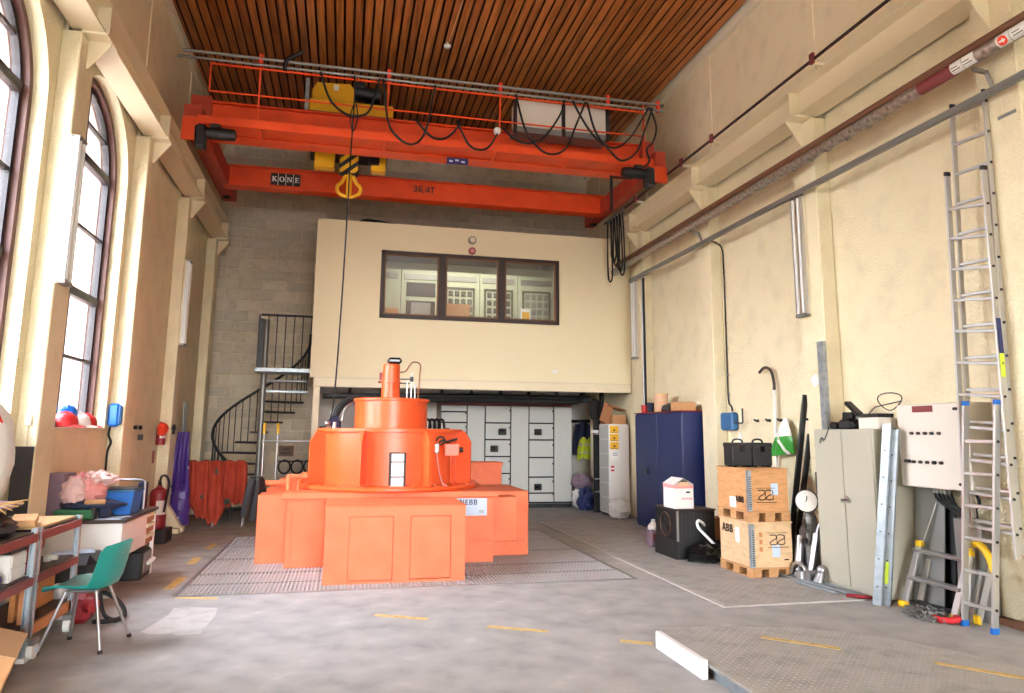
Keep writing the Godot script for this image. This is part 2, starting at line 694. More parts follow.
func floor_and_markings() -> void:
	# the slab has a shallow pit round the generator, which stands on a plinth in it
	var fs := sh().span(Vector3(-3.6, -0.8, ZB - 0.3), Vector3(WR + 0.4, -0.4, ZF + 0.3))
	fs.span(Vector3(-3.6, -0.4, ZB - 0.3), Vector3(-1.52, 0, ZF + 0.3))
	fs.span(Vector3(3.3, -0.4, ZB - 0.3), Vector3(WR + 0.4, 0, ZF + 0.3))
	fs.span(Vector3(-1.52, -0.4, ZB - 0.3), Vector3(3.3, 0, -12.1))
	fs.span(Vector3(-1.52, -0.4, -7.92), Vector3(3.3, 0, ZF + 0.3))
	fs.span(Vector3(-0.55, -0.4, -12.05), Vector3(1.9, 0, -9.32))
	fs.span(Vector3(-0.1, -0.4, -9.32), Vector3(1.35, 0, -8.25))
	fs.span(Vector3(-0.95, -0.4, -11.15), Vector3(-0.55, 0, -9.7))
	fs.span(Vector3(1.9, -0.4, -10.95), Vector3(2.48, 0, -9.78))
	var f := struct("floor", fs, M.concrete)
	var g := struct("ground_outside", sh().span(Vector3(-40, -0.5, ZF + 0.3), Vector3(40, -0.06, 45)).span(Vector3(-40, -0.5, -40), Vector3(-3.6, -0.06, ZF + 0.3)), M.outside_ground)
	g.set_meta("kind", "structure")
	# yellow dashes across the hall and along the generator pit
	for e in [[-1.5, -7.93, -1.1, -7.8, 0.07], [0.36, -6.86, 0.8, -6.62, 0.07], [1.26, -6.28, 1.72, -6.03, 0.07], [2.2, -5.66, 2.42, -5.53, 0.07]]:
		mark(stroke(Vector2(e[0], e[1]), Vector2(e[2], e[3]), e[4]), "yellow_paint", f)
	for e in [[-1.66, -8.35, -1.64, -8.95], [-1.72, -9.8, -1.72, -10.3], [-1.72, -11.0, -1.7, -11.5]]:
		mark(stroke(Vector2(e[0], e[1]), Vector2(e[2], e[3]), 0.1), "yellow_paint", f)
	mark(slab([[-1.42, -7.46], [-1.2, -7.45], [-1.03, -7.39], [-1.01, -7.1], [-1.02, -6.75], [-1.03, -6.52], [-1.2, -6.5], [-1.25, -6.57], [-1.42, -6.58], [-1.5, -6.66], [-1.46, -6.9], [-1.41, -7.2]], 0, 0.0015), "concrete_pale", f, "floor_patch")
	# bar grating round the generator
	var gr := Node3D.new()
	gr.name = "bar_grating"
	f.add_child(gr)
	var b := sh()
	var x := -1.5
	while x < 3.28:
		b.span(Vector3(x, -0.03, -12.08), Vector3(x + 0.014, 0.004, -7.94))
		x += 0.042
	var z := -12.08
	while z < -7.94:
		b.span(Vector3(-1.5, -0.02, z), Vector3(3.28, 0.0, z + 0.012))
		z += 0.11
	var gb := obj("grating_bars", b, M.grate, gr)
	gb.set_meta("kind", "stuff")
	b = sh()
	for zz in [-12.09, -11.1, -10.1, -9.1, -8.5, -7.94]:
		b.span(Vector3(-1.52, -0.03, zz - 0.015), Vector3(3.3, 0.006, zz + 0.015))
	for xx in [-1.51, 3.29]:
		b.span(Vector3(xx - 0.015, -0.03, -12.1), Vector3(xx + 0.015, 0.006, -7.92))
	obj("grating_frame", b, M.grey_zinc, gr)
	# sunk checker plate under the crates, in its pale frame
	var poly := [[3.62, -6.55], [5.55, -6.55], [5.55, -13.2], [3.62, -13.2]]
	var p1 := obj("checker_plate", slab(poly, 0, 0.012), M.plate, f)
	tread_plate(p1, poly, 0.012, 0.052)
	obj("plate_frame", sh().span(Vector3(3.56, 0, -13.2), Vector3(3.62, 0.014, -6.49)).span(Vector3(3.56, 0, -6.55), Vector3(5.55, 0.014, -6.49)), M.concrete_pale, f)
	# raised checker plate at the gate
	var top := [[2.44, -3.2], [2.44, -5.5], [2.48, -5.6], [3.0, -5.53], [3.52, -5.38], [3.86, -5.18], [4.14, -4.9], [4.34, -4.5], [4.46, -4.1], [4.55, -3.2]]
	var p2 := obj("raised_checker_plate", slab(top, 0.08, 0.1), M.plate, f)
	tread_plate(p2, top, 0.1, 0.042)
	var ins := [[2.52, -3.2], [2.52, -5.45], [2.56, -5.53], [3.0, -5.46], [3.48, -5.31], [3.8, -5.12], [4.07, -4.86], [4.26, -4.48], [4.38, -4.1], [4.47, -3.2]]
	obj("plate_kerb", slab(ins, 0, 0.08), M.concrete, p2)
	obj("plate_edge_angle", sh().span(Vector3(2.47, 0.0, -4.68), Vector3(2.52, 0.08, -3.2)), M.galv, p2)
	for e in [[3.14, -5.18, 3.53, -4.79], [3.94, -4.38, 4.3, -3.95]]:
		obj("floor_marking", stroke(Vector2(e[0], e[1]), Vector2(e[2], e[3]), 0.06, 0.103), M.yellow_paint, p2)
	var board := one("white_edge_board", "short white board standing along the edge of the raised checker plate", "board", sh().box(Vector3(2.415, 0.062, -5.05), Vector3(0.045, 0.124, 0.74), 0.004), M.white)
	board.set_meta("group", "")
	board.remove_meta("group")


func zy(s: Sh) -> Sh:
	# prism polygons given as (z, y), pushed along x
	s.xf = Transform3D(Basis(Vector3(0, 0, 1), Vector3(0, 1, 0), Vector3(1, 0, 0)), Vector3.ZERO)
	return s


func arch(cz: float, hw: float, sill: float, spring: float, seg := 20) -> PackedVector2Array:
	var p := PackedVector2Array([Vector2(cz - hw, sill), Vector2(cz - hw, spring)])
	for k in range(1, seg):
		var t := PI - PI * k / seg
		p.append(Vector2(cz + hw * cos(t), spring + hw * sin(t)))
	p.append(Vector2(cz + hw, spring))
	p.append(Vector2(cz + hw, sill))
	return p


const WIN: Array[float] = [-6.27, -8.92]
const SILL := 1.62
const SPRING := 4.65


func arched_wall(x0: float, x1: float, hw: float, sill: float) -> Sh:
	var s := zy(sh())
	var edges := [ZF]
	for c in WIN:
		edges.append(c + hw)
		edges.append(c - hw)
	edges.append(ZB)
	for k in range(0, edges.size(), 2):
		s.prism(PackedVector2Array([Vector2(edges[k + 1], 0), Vector2(edges[k], 0), Vector2(edges[k], CEIL + 0.3), Vector2(edges[k + 1], CEIL + 0.3)]), x0, x1)
	for c in WIN:
		s.prism(PackedVector2Array([Vector2(c - hw, 0), Vector2(c + hw, 0), Vector2(c + hw, sill), Vector2(c - hw, sill)]), x0, x1)
		var a := arch(c, hw, sill, SPRING)
		var top := PackedVector2Array([Vector2(c - hw, CEIL + 0.3)])
		for k in range(1, a.size() - 1):
			top.append(a[k])
		top.append(Vector2(c + hw, CEIL + 0.3))
		s.prism(top, x0, x1)
	return s


func walls() -> void:
	var wl := struct("wall_left", arched_wall(WL, WL - 0.3, 1.0, SILL), M.cream)
	struct("wall_left_outer", arched_wall(WL - 0.3, WL - 0.6, 0.93, SILL - 0.05), M.tile_pink)
	var wr := struct("wall_right", sh().span(Vector3(WR, 0, ZB - 0.3), Vector3(WR + 0.35, CEIL + 0.3, ZF)), M.cream)
	# wall with the gate, behind the camera
	var fr := sh()
	fr.span(Vector3(WL - 0.6, 0, ZF), Vector3(-1.9, CEIL + 0.3, ZF + 0.35))
	fr.span(Vector3(4.9, 0, ZF), Vector3(WR + 0.35, CEIL + 0.3, ZF + 0.35))
	fr.span(Vector3(-1.9, 5.4, ZF), Vector3(4.9, CEIL + 0.3, ZF + 0.35))
	struct("wall_front", fr, M.cream)
	for z in BAYS:
		obj("pillar", sh().span(Vector3(WL, 0, z - 0.2), Vector3(WL + 0.18, 5.5, z + 0.2), 0.012), M.cream, wl)
		obj("pillar", sh().span(Vector3(WR - 0.2, 0, z - 0.21), Vector3(WR, 5.5, z + 0.21), 0.012), M.cream, wr)
		# the thinner upper piers
		obj("upper_pier", sh().span(Vector3(WL, 5.5, z - 0.13), Vector3(WL + 0.035, CEIL, z + 0.13), 0.004), M.tan_plaster, wl)
		obj("upper_pier", sh().span(Vector3(WR - 0.035, 5.5, z - 0.13), Vector3(WR, CEIL, z + 0.13), 0.004), M.tan_plaster, wr)
	# plastered upper wall above the runway
	obj("upper_plaster", sh().span(Vector3(WL, 5.93, ZB), Vector3(WL + 0.02, CEIL, ZF)), M.tan_plaster, wl)
	obj("upper_plaster", sh().span(Vector3(WR - 0.02, 5.93, ZB), Vector3(WR, CEIL, ZF)), M.tan_plaster, wr)
	# sloped foot of the pillar by the extinguisher
	var ft := zy(sh())
	ft.xf = Transform3D(Basis(Vector3(1, 0, 0), Vector3(0, 1, 0), Vector3(0, 0, 1)), Vector3.ZERO)
	ft.prism(PackedVector2Array([Vector2(WL + 0.18, 0), Vector2(WL + 0.44, 0), Vector2(WL + 0.44, 0.07), Vector2(WL + 0.4, 0.09), Vector2(WL + 0.2, 0.42), Vector2(WL + 0.18, 0.42)]), -12.98, -12.82)
	ft.span(Vector3(WL, 0, -13.12), Vector3(WL + 0.42, 0.07, -12.66), 0.01)
	obj("pillar_foot", ft, M.cream_steel, wl)
	# window sills
	for c in WIN:
		obj("window_sill", sh().span(Vector3(WL - 0.28, SILL - 0.02, c - 0.99), Vector3(WL + 0.03, SILL + 0.005, c + 0.99), 0.006), M.cream_trim, wl)


func back_wall() -> void:
	var wb := struct("wall_back", sh().span(Vector3(WL - 0.6, 0, ZB - 0.35), Vector3(WR + 0.35, CEIL + 0.3, ZB)), M.mortar)
	var bw := 0.51
	var bh := 0.232
	var gap := 0.026
	var full := blockmesh(bw - gap, bh - gap)
	var row := 0
	var y := 0.0
	var n := 0
	while y + bh <= CEIL + 0.02:
		var x := WL - (bw * 0.5 if row % 2 == 1 else 0.0)
		while x < WR:
			var a := maxf(x, WL)
			var b := minf(x + bw, WR)
			var seen: bool = (a < -0.55 and y > 0.3 and not (y < 1.0 and a < -1.6)) or (y + bh > 5.5 and y < 7.6)
			if seen and b - a > 0.1:
				var o := MeshInstance3D.new()
				if b - a > bw - 0.01:
					o.mesh = full[rng.randi() % 4]
				else:
					o.mesh = blockmesh(b - a - gap, bh - gap)[rng.randi() % 4]
				o.name = "block"
				wb.add_child(o, true)
				o.position = Vector3((a + b) * 0.5, y + bh * 0.5, ZB + rng.randf_range(0.0, 0.004))
				n += 1
			x += bw
		y += bh
		row += 1
	# whitewashed wall below the control room
	obj("painted_wall", sh().span(Vector3(-0.5, 0, ZB), Vector3(WR, 2.6, ZB + 0.03)), M.white_matt, wb)


var block_store := {}


func blockmesh(w: float, h: float) -> Array:
	var key := "%.3f_%.3f" % [w, h]
	if not block_store.has(key):
		var out := []
		for k in 4:
			var s := sh().box(Vector3.ZERO, Vector3(w, h, 0.03), 0.006)
			var a := []
			a.resize(Mesh.ARRAY_MAX)
			a[Mesh.ARRAY_VERTEX] = s.v
			a[Mesh.ARRAY_NORMAL] = s.n
			var am := ArrayMesh.new()
			am.add_surface_from_arrays(Mesh.PRIMITIVE_TRIANGLES, a)
			am.surface_set_material(0, M["block_%d" % k])
			out.append(am)
		block_store[key] = out
	return block_store[key]


func ceiling() -> void:
	var c := struct("ceiling", sh().span(Vector3(WL - 0.6, CEIL + 0.1, ZB - 0.35), Vector3(WR + 0.35, CEIL + 0.35, ZF + 0.35)), M.ceiling_gap_shade)
	var pitch := 0.145
	var k := 0
	var x := WL + 0.01
	while x + pitch < WR:
		obj("slat", sh().span(Vector3(x + 0.018, CEIL, ZB), Vector3(x + pitch - 0.018, CEIL + 0.022, ZF), 0.004), M["slat_%d" % ((k * 7 + k / 3) % 4)], c)
		x += pitch
		k += 1
	for e in [["trim_1", WL, 1.0], ["trim_2", WR, -1.0]]:
		var xx: float = e[1]
		var sg: float = e[2]
		struct(e[0], sh().span(Vector3(xx, CEIL - 0.14, ZB), Vector3(xx + sg * 0.1, CEIL + 0.1, ZF), 0.01), M.cream_trim)


func windows() -> void:
	for i in WIN.size():
		var c: float = WIN[WIN.size() - 1 - i]
		var w := Node3D.new()
		w.name = "window_%d" % (i + 1)
		add_child(w)
		w.position = Vector3(WL - 0.2, SILL, c)
		w.set_meta("kind", "structure")
		# brown frame following the arch
		var outer := arch(c, 1.0, SILL, SPRING)
		var inner := arch(c, 0.925, SILL + 0.07, SPRING)
		var ring := PackedVector2Array(outer)
		for k in range(inner.size() - 1, -1, -1):
			ring.append(inner[k])
		var s := zy(sh())
		for k in outer.size() - 1:
			s.prism(PackedVector2Array([outer[k], outer[k + 1], inner[k + 1], inner[k]]), WL - 0.13, WL - 0.27)
		s.prism(PackedVector2Array([outer[-1], outer[0], inner[0], inner[-1]]), WL - 0.13, WL - 0.27)
		obj("window_frame", s, M.brown_wood, w)
		# black sash inside it
		var in2 := arch(c, 0.875, SILL + 0.12, SPRING)
		s = zy(sh())
		for k in outer.size() - 1:
			s.prism(PackedVector2Array([inner[k], inner[k + 1], in2[k + 1], in2[k]]), WL - 0.19, WL - 0.26)
		s.prism(PackedVector2Array([inner[-1], inner[0], in2[0], in2[-1]]), WL - 0.19, WL - 0.26)
		obj("sash", s, M.sash_black, w)
		for y in [3.16, 4.73]:
			obj("transom", sh().span(Vector3(WL - 0.26, y - 0.05, c - 0.9), Vector3(WL - 0.17, y + 0.05, c + 0.9), 0.008), M.sash_black, w)
		for y in [2.42, 3.94, 5.17]:
			var half := 0.9 if y < SPRING else sqrt(0.9 * 0.9 - (y - SPRING) * (y - SPRING))
			obj("glazing_bar", sh().span(Vector3(WL - 0.25, y - 0.018, c - half), Vector3(WL - 0.2, y + 0.018, c + half)), M.sash_black, w)
		obj("mullion", sh().span(Vector3(WL - 0.25, SILL + 0.1, c - 0.03), Vector3(WL - 0.2, SPRING + 0.9, c + 0.03)), M.sash_black, w)
		# panes
		var rows := [SILL + 0.1, 2.42, 3.16, 3.94, 4.73]
		for r in 4:
			for sd in [-1.0, 1.0]:
				obj("pane", sh().span(Vector3(WL - 0.228, rows[r], c), Vector3(WL - 0.222, rows[r + 1], c + sd * 0.9)), M.glass, w)
		for sd in [-1.0, 1.0]:
			var q := PackedVector2Array([Vector2(c, 4.73)])
			for k in 9:
				var t := (0.09 + (PI / 2 - 0.09) * k / 8.0)
				q.append(Vector2(c + sd * 0.9 * cos(t), SPRING + 0.9 * sin(t)))
			s = zy(sh())
			s.prism(q, WL - 0.228, WL - 0.222)
			obj("pane", s, M.glass, w)


func i_beam(s: Sh, xc: float, y0: float, y1: float, w: float, z0: float, z1: float) -> Sh:
	s.span(Vector3(xc - w / 2, y0, z0), Vector3(xc + w / 2, y0 + 0.022, z1), 0.003)
	s.span(Vector3(xc - w / 2, y1 - 0.022, z0), Vector3(xc + w / 2, y1, z1), 0.003)
	s.span(Vector3(xc - 0.008, y0 + 0.022, z0), Vector3(xc + 0.008, y1 - 0.022, z1))
	return s


func runway() -> void:
	# crane runway girders on brackets at the pillars
	for e in [[WL + 0.22, 1.0, "cream steel crane girder above the arched windows", WL + 0.18], [WR - 0.22, -1.0, "cream steel crane girder above the long insulated pipe", WR - 0.2]]:
		var xc: float = e[0]
		var sg: float = e[1]
		var face: float = e[3]
		var t := thing("crane_runway_girder", e[2], "girder", Vector3(xc, 5.53, -8.0))
		obj("beam", i_beam(sh(), xc, 5.53, 5.915, 0.3, -13.72 if sg < 0 else -15.72, ZF), M.cream_steel, t)
		obj("crane_rail", sh().span(Vector3(xc - 0.03, 5.915, -13.72 if sg < 0 else -15.7), Vector3(xc + 0.03, 5.99, ZF), 0.004), M.dark_steel, t)
		for z in BAYS:
			if sg < 0 and z < -13.5:
				continue
			var st := sh()
			st.span(Vector3(xc + sg * 0.009, 5.552, z - 0.006), Vector3(xc + sg * 0.14, 5.893, z + 0.006))
			obj("stiffener", st, M.cream_steel, t)
			var br := sh()
			br.xf = Transform3D(Basis(Vector3(sg, 0, 0), Vector3(0, 1, 0), Vector3(0, 0, 1)), Vector3(face, 0, z))
			br.prism(PackedVector2Array([Vector2(0, 5.5), Vector2(0.21, 5.5), Vector2(0.21, 5.47), Vector2(0.02, 5.2), Vector2(0, 5.2)]), -0.008, 0.008)
			br.span(Vector3(-0.02, 5.5, -0.17), Vector3(0.22, 5.53, 0.17), 0.004)
			obj("bracket", br, M.cream_steel, t)
	# conductor bar along the girder on the pipe side
	var cb := thing("conductor_bar", "dark power bar running along the girder above the long pipe", "power rail", Vector3(5.2, 5.95, -8.0))
	obj("bar", sh().span(Vector3(5.185, 5.94, -13.9), Vector3(5.21, 5.975, ZF), 0.004), M.dark_wood, cb)
	for z in [-3.9, -6.9, -9.3, -10.3, -12.2]:
		obj("bracket_arm", sh().span(Vector3(5.2, 5.895, z - 0.02), Vector3(5.36, 5.93, z + 0.02), 0.004), M.cream_steel, cb)
		obj("clip", sh().span(Vector3(5.165, 5.9, z - 0.035), Vector3(5.2, 6.03, z + 0.035), 0.004), M.maroon, cb)


func crane() -> void:
	var t := thing("bridge_crane", "orange double girder bridge crane with handrail under the wooden ceiling", "crane", Vector3(1.4, 5.9, -12.4))
	var o: Material = M.crane_orange
	# near girder with its walkway
	obj("girder", sh().span(Vector3(-2.4, 6.13, -11.64), Vector3(5.02, 6.64, -11.4), 0.01).span(Vector3(-2.4, 6.64, -11.7), Vector3(5.02, 6.67, -11.34), 0.005).span(Vector3(-2.4, 6.11, -11.68), Vector3(5.02, 6.13, -11.37), 0.005), o, t)
	obj("girder", sh().span(Vector3(-2.3, 6.05, -13.7), Vector3(5.05, 6.4, -13.5), 0.01).span(Vector3(-2.3, 6.4, -13.74), Vector3(5.05, 6.43, -13.46), 0.005).span(Vector3(-2.3, 6.03, -13.74), Vector3(5.05, 6.05, -13.46), 0.005), o, t)
	var wk := sh().span(Vector3(-2.25, 6.14, -11.4), Vector3(4.9, 6.16, -10.74))
	wk.span(Vector3(-2.25, 6.03, -10.75), Vector3(4.9, 6.16, -10.735), 0.003)
	obj("walkway", wk, o, t)
	for x in [-1.42, 0.48, 2.26, 3.5, 4.6]:
		var s := sh()
		s.bar(Vector3(x, 6.12, -10.78), Vector3(x, 6.1, -11.36), 0.04, 0.04)
		obj("walkway_bracket", s, o, t)
	var hr := sh()
	hr.bar(Vector3(-2.12, 6.98, -10.75), Vector3(4.75, 6.98, -10.75), 0.024, 0.024)
	hr.bar(Vector3(-2.12, 6.55, -10.75), Vector3(4.75, 6.55, -10.75), 0.02, 0.02)
	hr.bar(Vector3(-2.12, 6.55, -10.75), Vector3(-2.12, 6.98, -10.75), 0.02, 0.02)
	obj("handrail", hr, o, t)
	for x in [-1.42, 0.48, 2.26, 4.74]:
		obj("handrail_post", sh().bar(Vector3(x, 6.06, -10.745), Vector3(x, 7.14, -10.745), 0.024, 0.024), o, t)
	# festoon track on top of the handrail
	obj("festoon_track", sh().cyl(Vector3(-2.52, 7.13, -10.72), Vector3(5.1, 7.13, -10.72), 0.025, -1, 8).cyl(Vector3(-2.58, 7.02, -10.7), Vector3(5.1, 7.02, -10.7), 0.02, -1, 8), M.grey_zinc, t)
	for x in [-1.42, 0.48, 2.26, 4.1, 5.0]:
		obj("track_clamp", sh().box(Vector3(x, 7.1, -10.73), Vector3(0.06, 0.2, 0.06), 0.006), M.hot_red, t)
	# end trucks
	for e in [[-2.46, -2.2], [4.96, 5.16]]:
		obj("end_truck", sh().span(Vector3(e[0], 6.03, -14.5), Vector3(e[1], 6.34, -10.8), 0.012).span(Vector3(e[0] - 0.02, 6.03, -11.75), Vector3(e[1] + 0.02, 6.72, -11.3), 0.01), M.truck_red, t)
		for z in [-10.95, -14.2]:
			var mid: float = (e[0] + e[1]) * 0.5
			obj("wheel", sh().cyl(Vector3(mid - 0.06, 6.1, z), Vector3(mid + 0.06, 6.1, z), 0.11, -1, 20), M.dark_steel, t)
	obj("end_plate", sh().span(Vector3(-2.44, 5.75, -10.72), Vector3(-2.22, 6.1, -10.68), 0.004), o, t)
	obj("end_plate", sh().span(Vector3(4.82, 5.75, -10.75), Vector3(5.12, 6.02, -10.68), 0.004), o, t)
	# travel motors
	for e in [[-2.08, 1.0], [4.68, -1.0]]:
		var x: float = e[0]
		var d: float = e[1]
		var mo := obj("travel_motor", sh().cyl(Vector3(x, 5.83, -10.6), Vector3(x + d * 0.38, 5.83, -10.6), 0.085, -1, 16).cyl(Vector3(x + d * 0.3, 5.83, -10.6), Vector3(x + d * 0.4, 5.83, -10.6), 0.07, -1, 16), M.black, t)
		obj("gearbox", sh().box(Vector3(x - d * 0.07, 5.76, -10.6), Vector3(0.15, 0.34, 0.2), 0.03), M.black, mo)
		obj("terminal_box", sh().box(Vector3(x + d * 0.12, 5.93, -10.6), Vector3(0.14, 0.07, 0.12), 0.01), M.black, mo)
		for k in 6:
			obj("cooling_fin", sh().cyl(Vector3(x + d * (0.08 + k * 0.035), 5.83, -10.6), Vector3(x + d * (0.09 + k * 0.035), 5.83, -10.6), 0.095, -1, 16), M.black, mo)
	# signs on the girders
	var sg := obj("maker_sign", sh().span(Vector3(-1.48, 6.105, -13.5), Vector3(-0.95, 6.33, -13.485)), M.black, t)
	for k in 4:
		text("KONE"[k], 0.135, Vector3(-1.416 + k * 0.134, 6.218, -13.484), Basis.IDENTITY, M.white, sg, 0.004, "Droid Serif")
		if k > 0:
			obj("sign_divider", sh().span(Vector3(-1.487 + k * 0.134, 6.105, -13.486), Vector3(-1.477 + k * 0.134, 6.33, -13.482)), M.white, sg)
	text("36,4T", 0.17, Vector3(1.35, 6.25, -13.497), Basis.IDENTITY, M.black, t)
	var bp := obj("number_plate", sh().span(Vector3(1.5, 6.0, -11.38), Vector3(1.86, 6.11, -11.36)), M.cab_blue, t)
	for k in 3:
		obj("plate_print", sh().span(Vector3(1.54 + k * 0.1, 6.03 + 0.02 * (k % 2), -11.361), Vector3(1.6 + k * 0.1, 6.06 + 0.02 * (k % 2), -11.357)), M.pale_blue, bp)
	# electrical cubicles on the walkway
	for k in 2:
		var cu := obj("cubicle", sh().span(Vector3(2.58 + k * 0.83, 6.6, -11.3), Vector3(3.36 + k * 0.78, 7.06, -10.95), 0.008), M.board_white, t)
		obj("cubicle_edge", sh().span(Vector3(2.54 + k * 0.83, 6.5, -11.0), Vector3(2.59 + k * 0.83, 7.05, -10.93)), M.black, cu)
	obj("cubicle_base", sh().span(Vector3(2.55, 6.5, -11.3), Vector3(4.2, 6.6, -10.96), 0.005), M.grey_zinc, t)
	obj("cubicle_edge", sh().span(Vector3(4.14, 6.5, -11.0), Vector3(4.2, 7.05, -10.93)), M.black, t)
	obj("flood_lamp", sh().box(Vector3(2.2, 6.34, -10.66), Vector3(0.1, 0.1, 0.1), 0.02), M.white, t)
	obj("horn", sh().tube(spline(v3([[-0.83, 7.31, -10.7], [-0.92, 7.24, -10.7], [-1.05, 7.15, -10.7], [-1.07, 6.98, -10.7]]), 4), 0.035, 8), M.black, t)
	# cable swags
	for e in [
		[[-0.55, 7.0], [-0.39, 6.57], [-0.16, 6.37], [0.03, 6.35], [0.21, 6.48], [0.34, 7.0]],
		[[0.39, 7.0], [0.49, 6.31], [0.65, 6.07], [0.83, 5.98], [0.99, 6.07], [1.1, 6.35], [1.2, 7.0]],
		[[0.9, 6.4], [1.14, 6.15], [1.33, 6.12], [1.48, 6.22], [1.6, 6.4]],
		[[1.55, 6.45], [1.74, 6.08], [1.93, 6.0], [2.09, 6.09], [2.26, 6.4]],
		[[2.3, 6.41], [2.5, 6.23], [2.75, 6.19], [3.0, 6.35], [3.25, 6.74], [3.32, 7.0]],
		[[2.5, 7.0], [2.66, 6.42], [2.88, 6.13], [3.11, 6.04], [3.35, 6.18], [3.52, 6.59], [3.68, 7.0]],
		[[3.46, 7.0], [3.68, 6.61], [3.93, 6.34], [4.2, 6.26], [4.46, 6.47], [4.7, 6.85], [4.8, 7.04]],
		[[3.71, 7.0], [3.85, 6.51], [4.11, 6.19], [4.31, 6.05], [4.57, 6.23], [4.73, 6.64], [4.87, 7.03]],
		[[4.83, 7.03], [4.93, 6.71], [4.87, 6.44], [4.75, 6.29], [4.79, 6.08], [4.63, 5.93]],
	]:
		var pts := []
		for q in e:
			pts.append(Vector3(q[0], q[1], -10.66))
		obj("festoon_cable", sh().tube(spline(pts), 0.018, 6), M.black_rubber, t)
	# hanging loops of the supply cable at the pipe-side end
	for k in 5:
		var x := 5.1 + 0.02 * (k % 2)
		var z := -13.45 + k * 0.16
		var dep := 4.6 + 0.12 * ((k * 3) % 4)
		obj("supply_cable", sh().tube(spline(v3([[x, 5.85, z], [x, 5.2, z - 0.03], [x, dep + 0.12, z + 0.0], [x, dep, z + 0.12], [x, dep + 0.12, z + 0.22], [x, 5.2, z + 0.22], [x, 5.85, z + 0.16]]), 5), 0.016, 6), M.black_rubber, t)
	for k in 6:
		obj("cable_trolley", sh().box(Vector3(5.14, 5.88, -13.5 + k * 0.16), Vector3(0.05, 0.08, 0.06), 0.01), M.grey_zinc, t)
	obj("tow_arm", sh().bar(Vector3(4.75, 6.0, -11.3), Vector3(4.35, 6.0, -11.3), 0.03, 0.03).bar(Vector3(4.36, 6.02, -11.3), Vector3(4.36, 5.4, -11.3), 0.04, 0.04), M.black, t)
	# trolley with hoist
	var h := thing("hoist_trolley", "yellow hoist trolley with black motor riding on the orange crane", "hoist", Vector3(-0.05, 6.64, -12.4))
	obj("frame", sh().span(Vector3(-0.8, 6.67, -13.6), Vector3(0.62, 6.85, -11.7), 0.02), M.dark_steel, h)
	obj("drum_cover", sh().span(Vector3(-0.8, 6.85, -12.7), Vector3(0.65, 7.36, -12.35), 0.02), M.crane_yellow, h)
	var dome := sh()
	dome.prism(PackedVector2Array([Vector2(-0.76, 7.36), Vector2(-0.76, 7.55), Vector2(-0.68, 7.68), Vector2(-0.12, 7.71), Vector2(-0.03, 7.6), Vector2(-0.03, 7.36)]), -12.72, -12.4)
	var dc := obj("gear_housing", dome, M.crane_yellow, h)
	obj("warning_label", sh().span(Vector3(-0.4, 7.56, -12.4), Vector3(-0.31, 7.67, -12.396)), M.white, dc)
	obj("hoist_motor", sh().cyl(Vector3(-0.02, 7.6, -12.5), Vector3(0.42, 7.58, -12.5), 0.13, -1, 16).box(Vector3(0.05, 7.68, -12.5), Vector3(0.2, 0.2, 0.2), 0.02), M.black, h)
	obj("stand", sh().span(Vector3(-0.88, 6.9, -12.5), Vector3(-0.82, 7.75, -12.42)), M.galv, h)
	obj("wheel_box", sh().span(Vector3(-0.66, 6.1, -12.5), Vector3(-0.32, 6.45, -12.3), 0.01), M.crane_yellow, h)
	obj("wheel_box", sh().span(Vector3(0.3, 6.1, -12.5), Vector3(0.55, 6.45, -12.3), 0.01), M.crane_yellow, h)
	obj("wheel_motor", sh().span(Vector3(0.24, 6.2, -12.35), Vector3(0.44, 6.42, -12.2), 0.02), M.black, h)
	obj("rope_guard", sh().span(Vector3(-0.66, 6.45, -12.5), Vector3(0.55, 6.66, -12.3), 0.01), M.dark_steel, h)
	# hook block with hazard stripes
	var hk := obj("hook_block", sh().span(Vector3(-0.24, 6.0, -12.42), Vector3(0.09, 6.44, -12.24), 0.015), M.black, h)
	for k in 4:
		var y := 5.8 + k * 0.18
		var st := sh()
		var poly := PackedVector2Array([Vector2(-0.23, y), Vector2(0.08, y + 0.26), Vector2(0.08, y + 0.35), Vector2(-0.23, y + 0.09)])
		var clip := Geometry2D.intersect_polygons(poly, PackedVector2Array([Vector2(-0.23, 6.01), Vector2(0.08, 6.01), Vector2(0.08, 6.43), Vector2(-0.23, 6.43)]))
		for c in clip:
			st.prism(c, -12.24, -12.236)
		if st.v.size():
			obj("hazard_stripe", st, M.crane_yellow, hk)
	obj("hook_shank", sh().cyl(Vector3(-0.06, 5.6, -12.32), Vector3(-0.06, 6.06, -12.32), 0.05, -1, 12), M.crane_yellow, h)
	var ringp := []
	for k in 15:
		var a := PI * 0.72 + (TAU - PI * 0.44) * k / 14.0
		ringp.append(Vector3(-0.06 + 0.2 * cos(a), 5.74 + 0.14 * sin(a) - 0.0, -12.32))
	ringp.append(Vector3(-0.0, 5.98, -12.32))
	ringp.push_front(Vector3(-0.12, 5.98, -12.32))
	obj("hook", sh().tube(spline(ringp, 2), 0.032, 8), M.crane_yellow, h)
	# control cable hanging from the walkway to the floor by the generator
	one("pendant_cable", "thin black control cable hanging from the crane down behind the generator", "cable", sh().tube(spline(v3([[-0.04, 7.0, -10.66], [-0.03, 6.6, -10.64], [-0.05, 5.6, -10.62], [-0.08, 3.5, -10.6], [-0.14, 1.9, -10.62], [-0.3, 1.66, -10.85]])), 0.013, 6).tube(spline(v3([[-0.03, 6.54, -10.63], [-0.08, 6.3, -10.63], [-0.03, 6.09, -10.63], [0.03, 6.3, -10.63], [0.0, 6.54, -10.63]])), 0.011, 6), M.black_rubber)


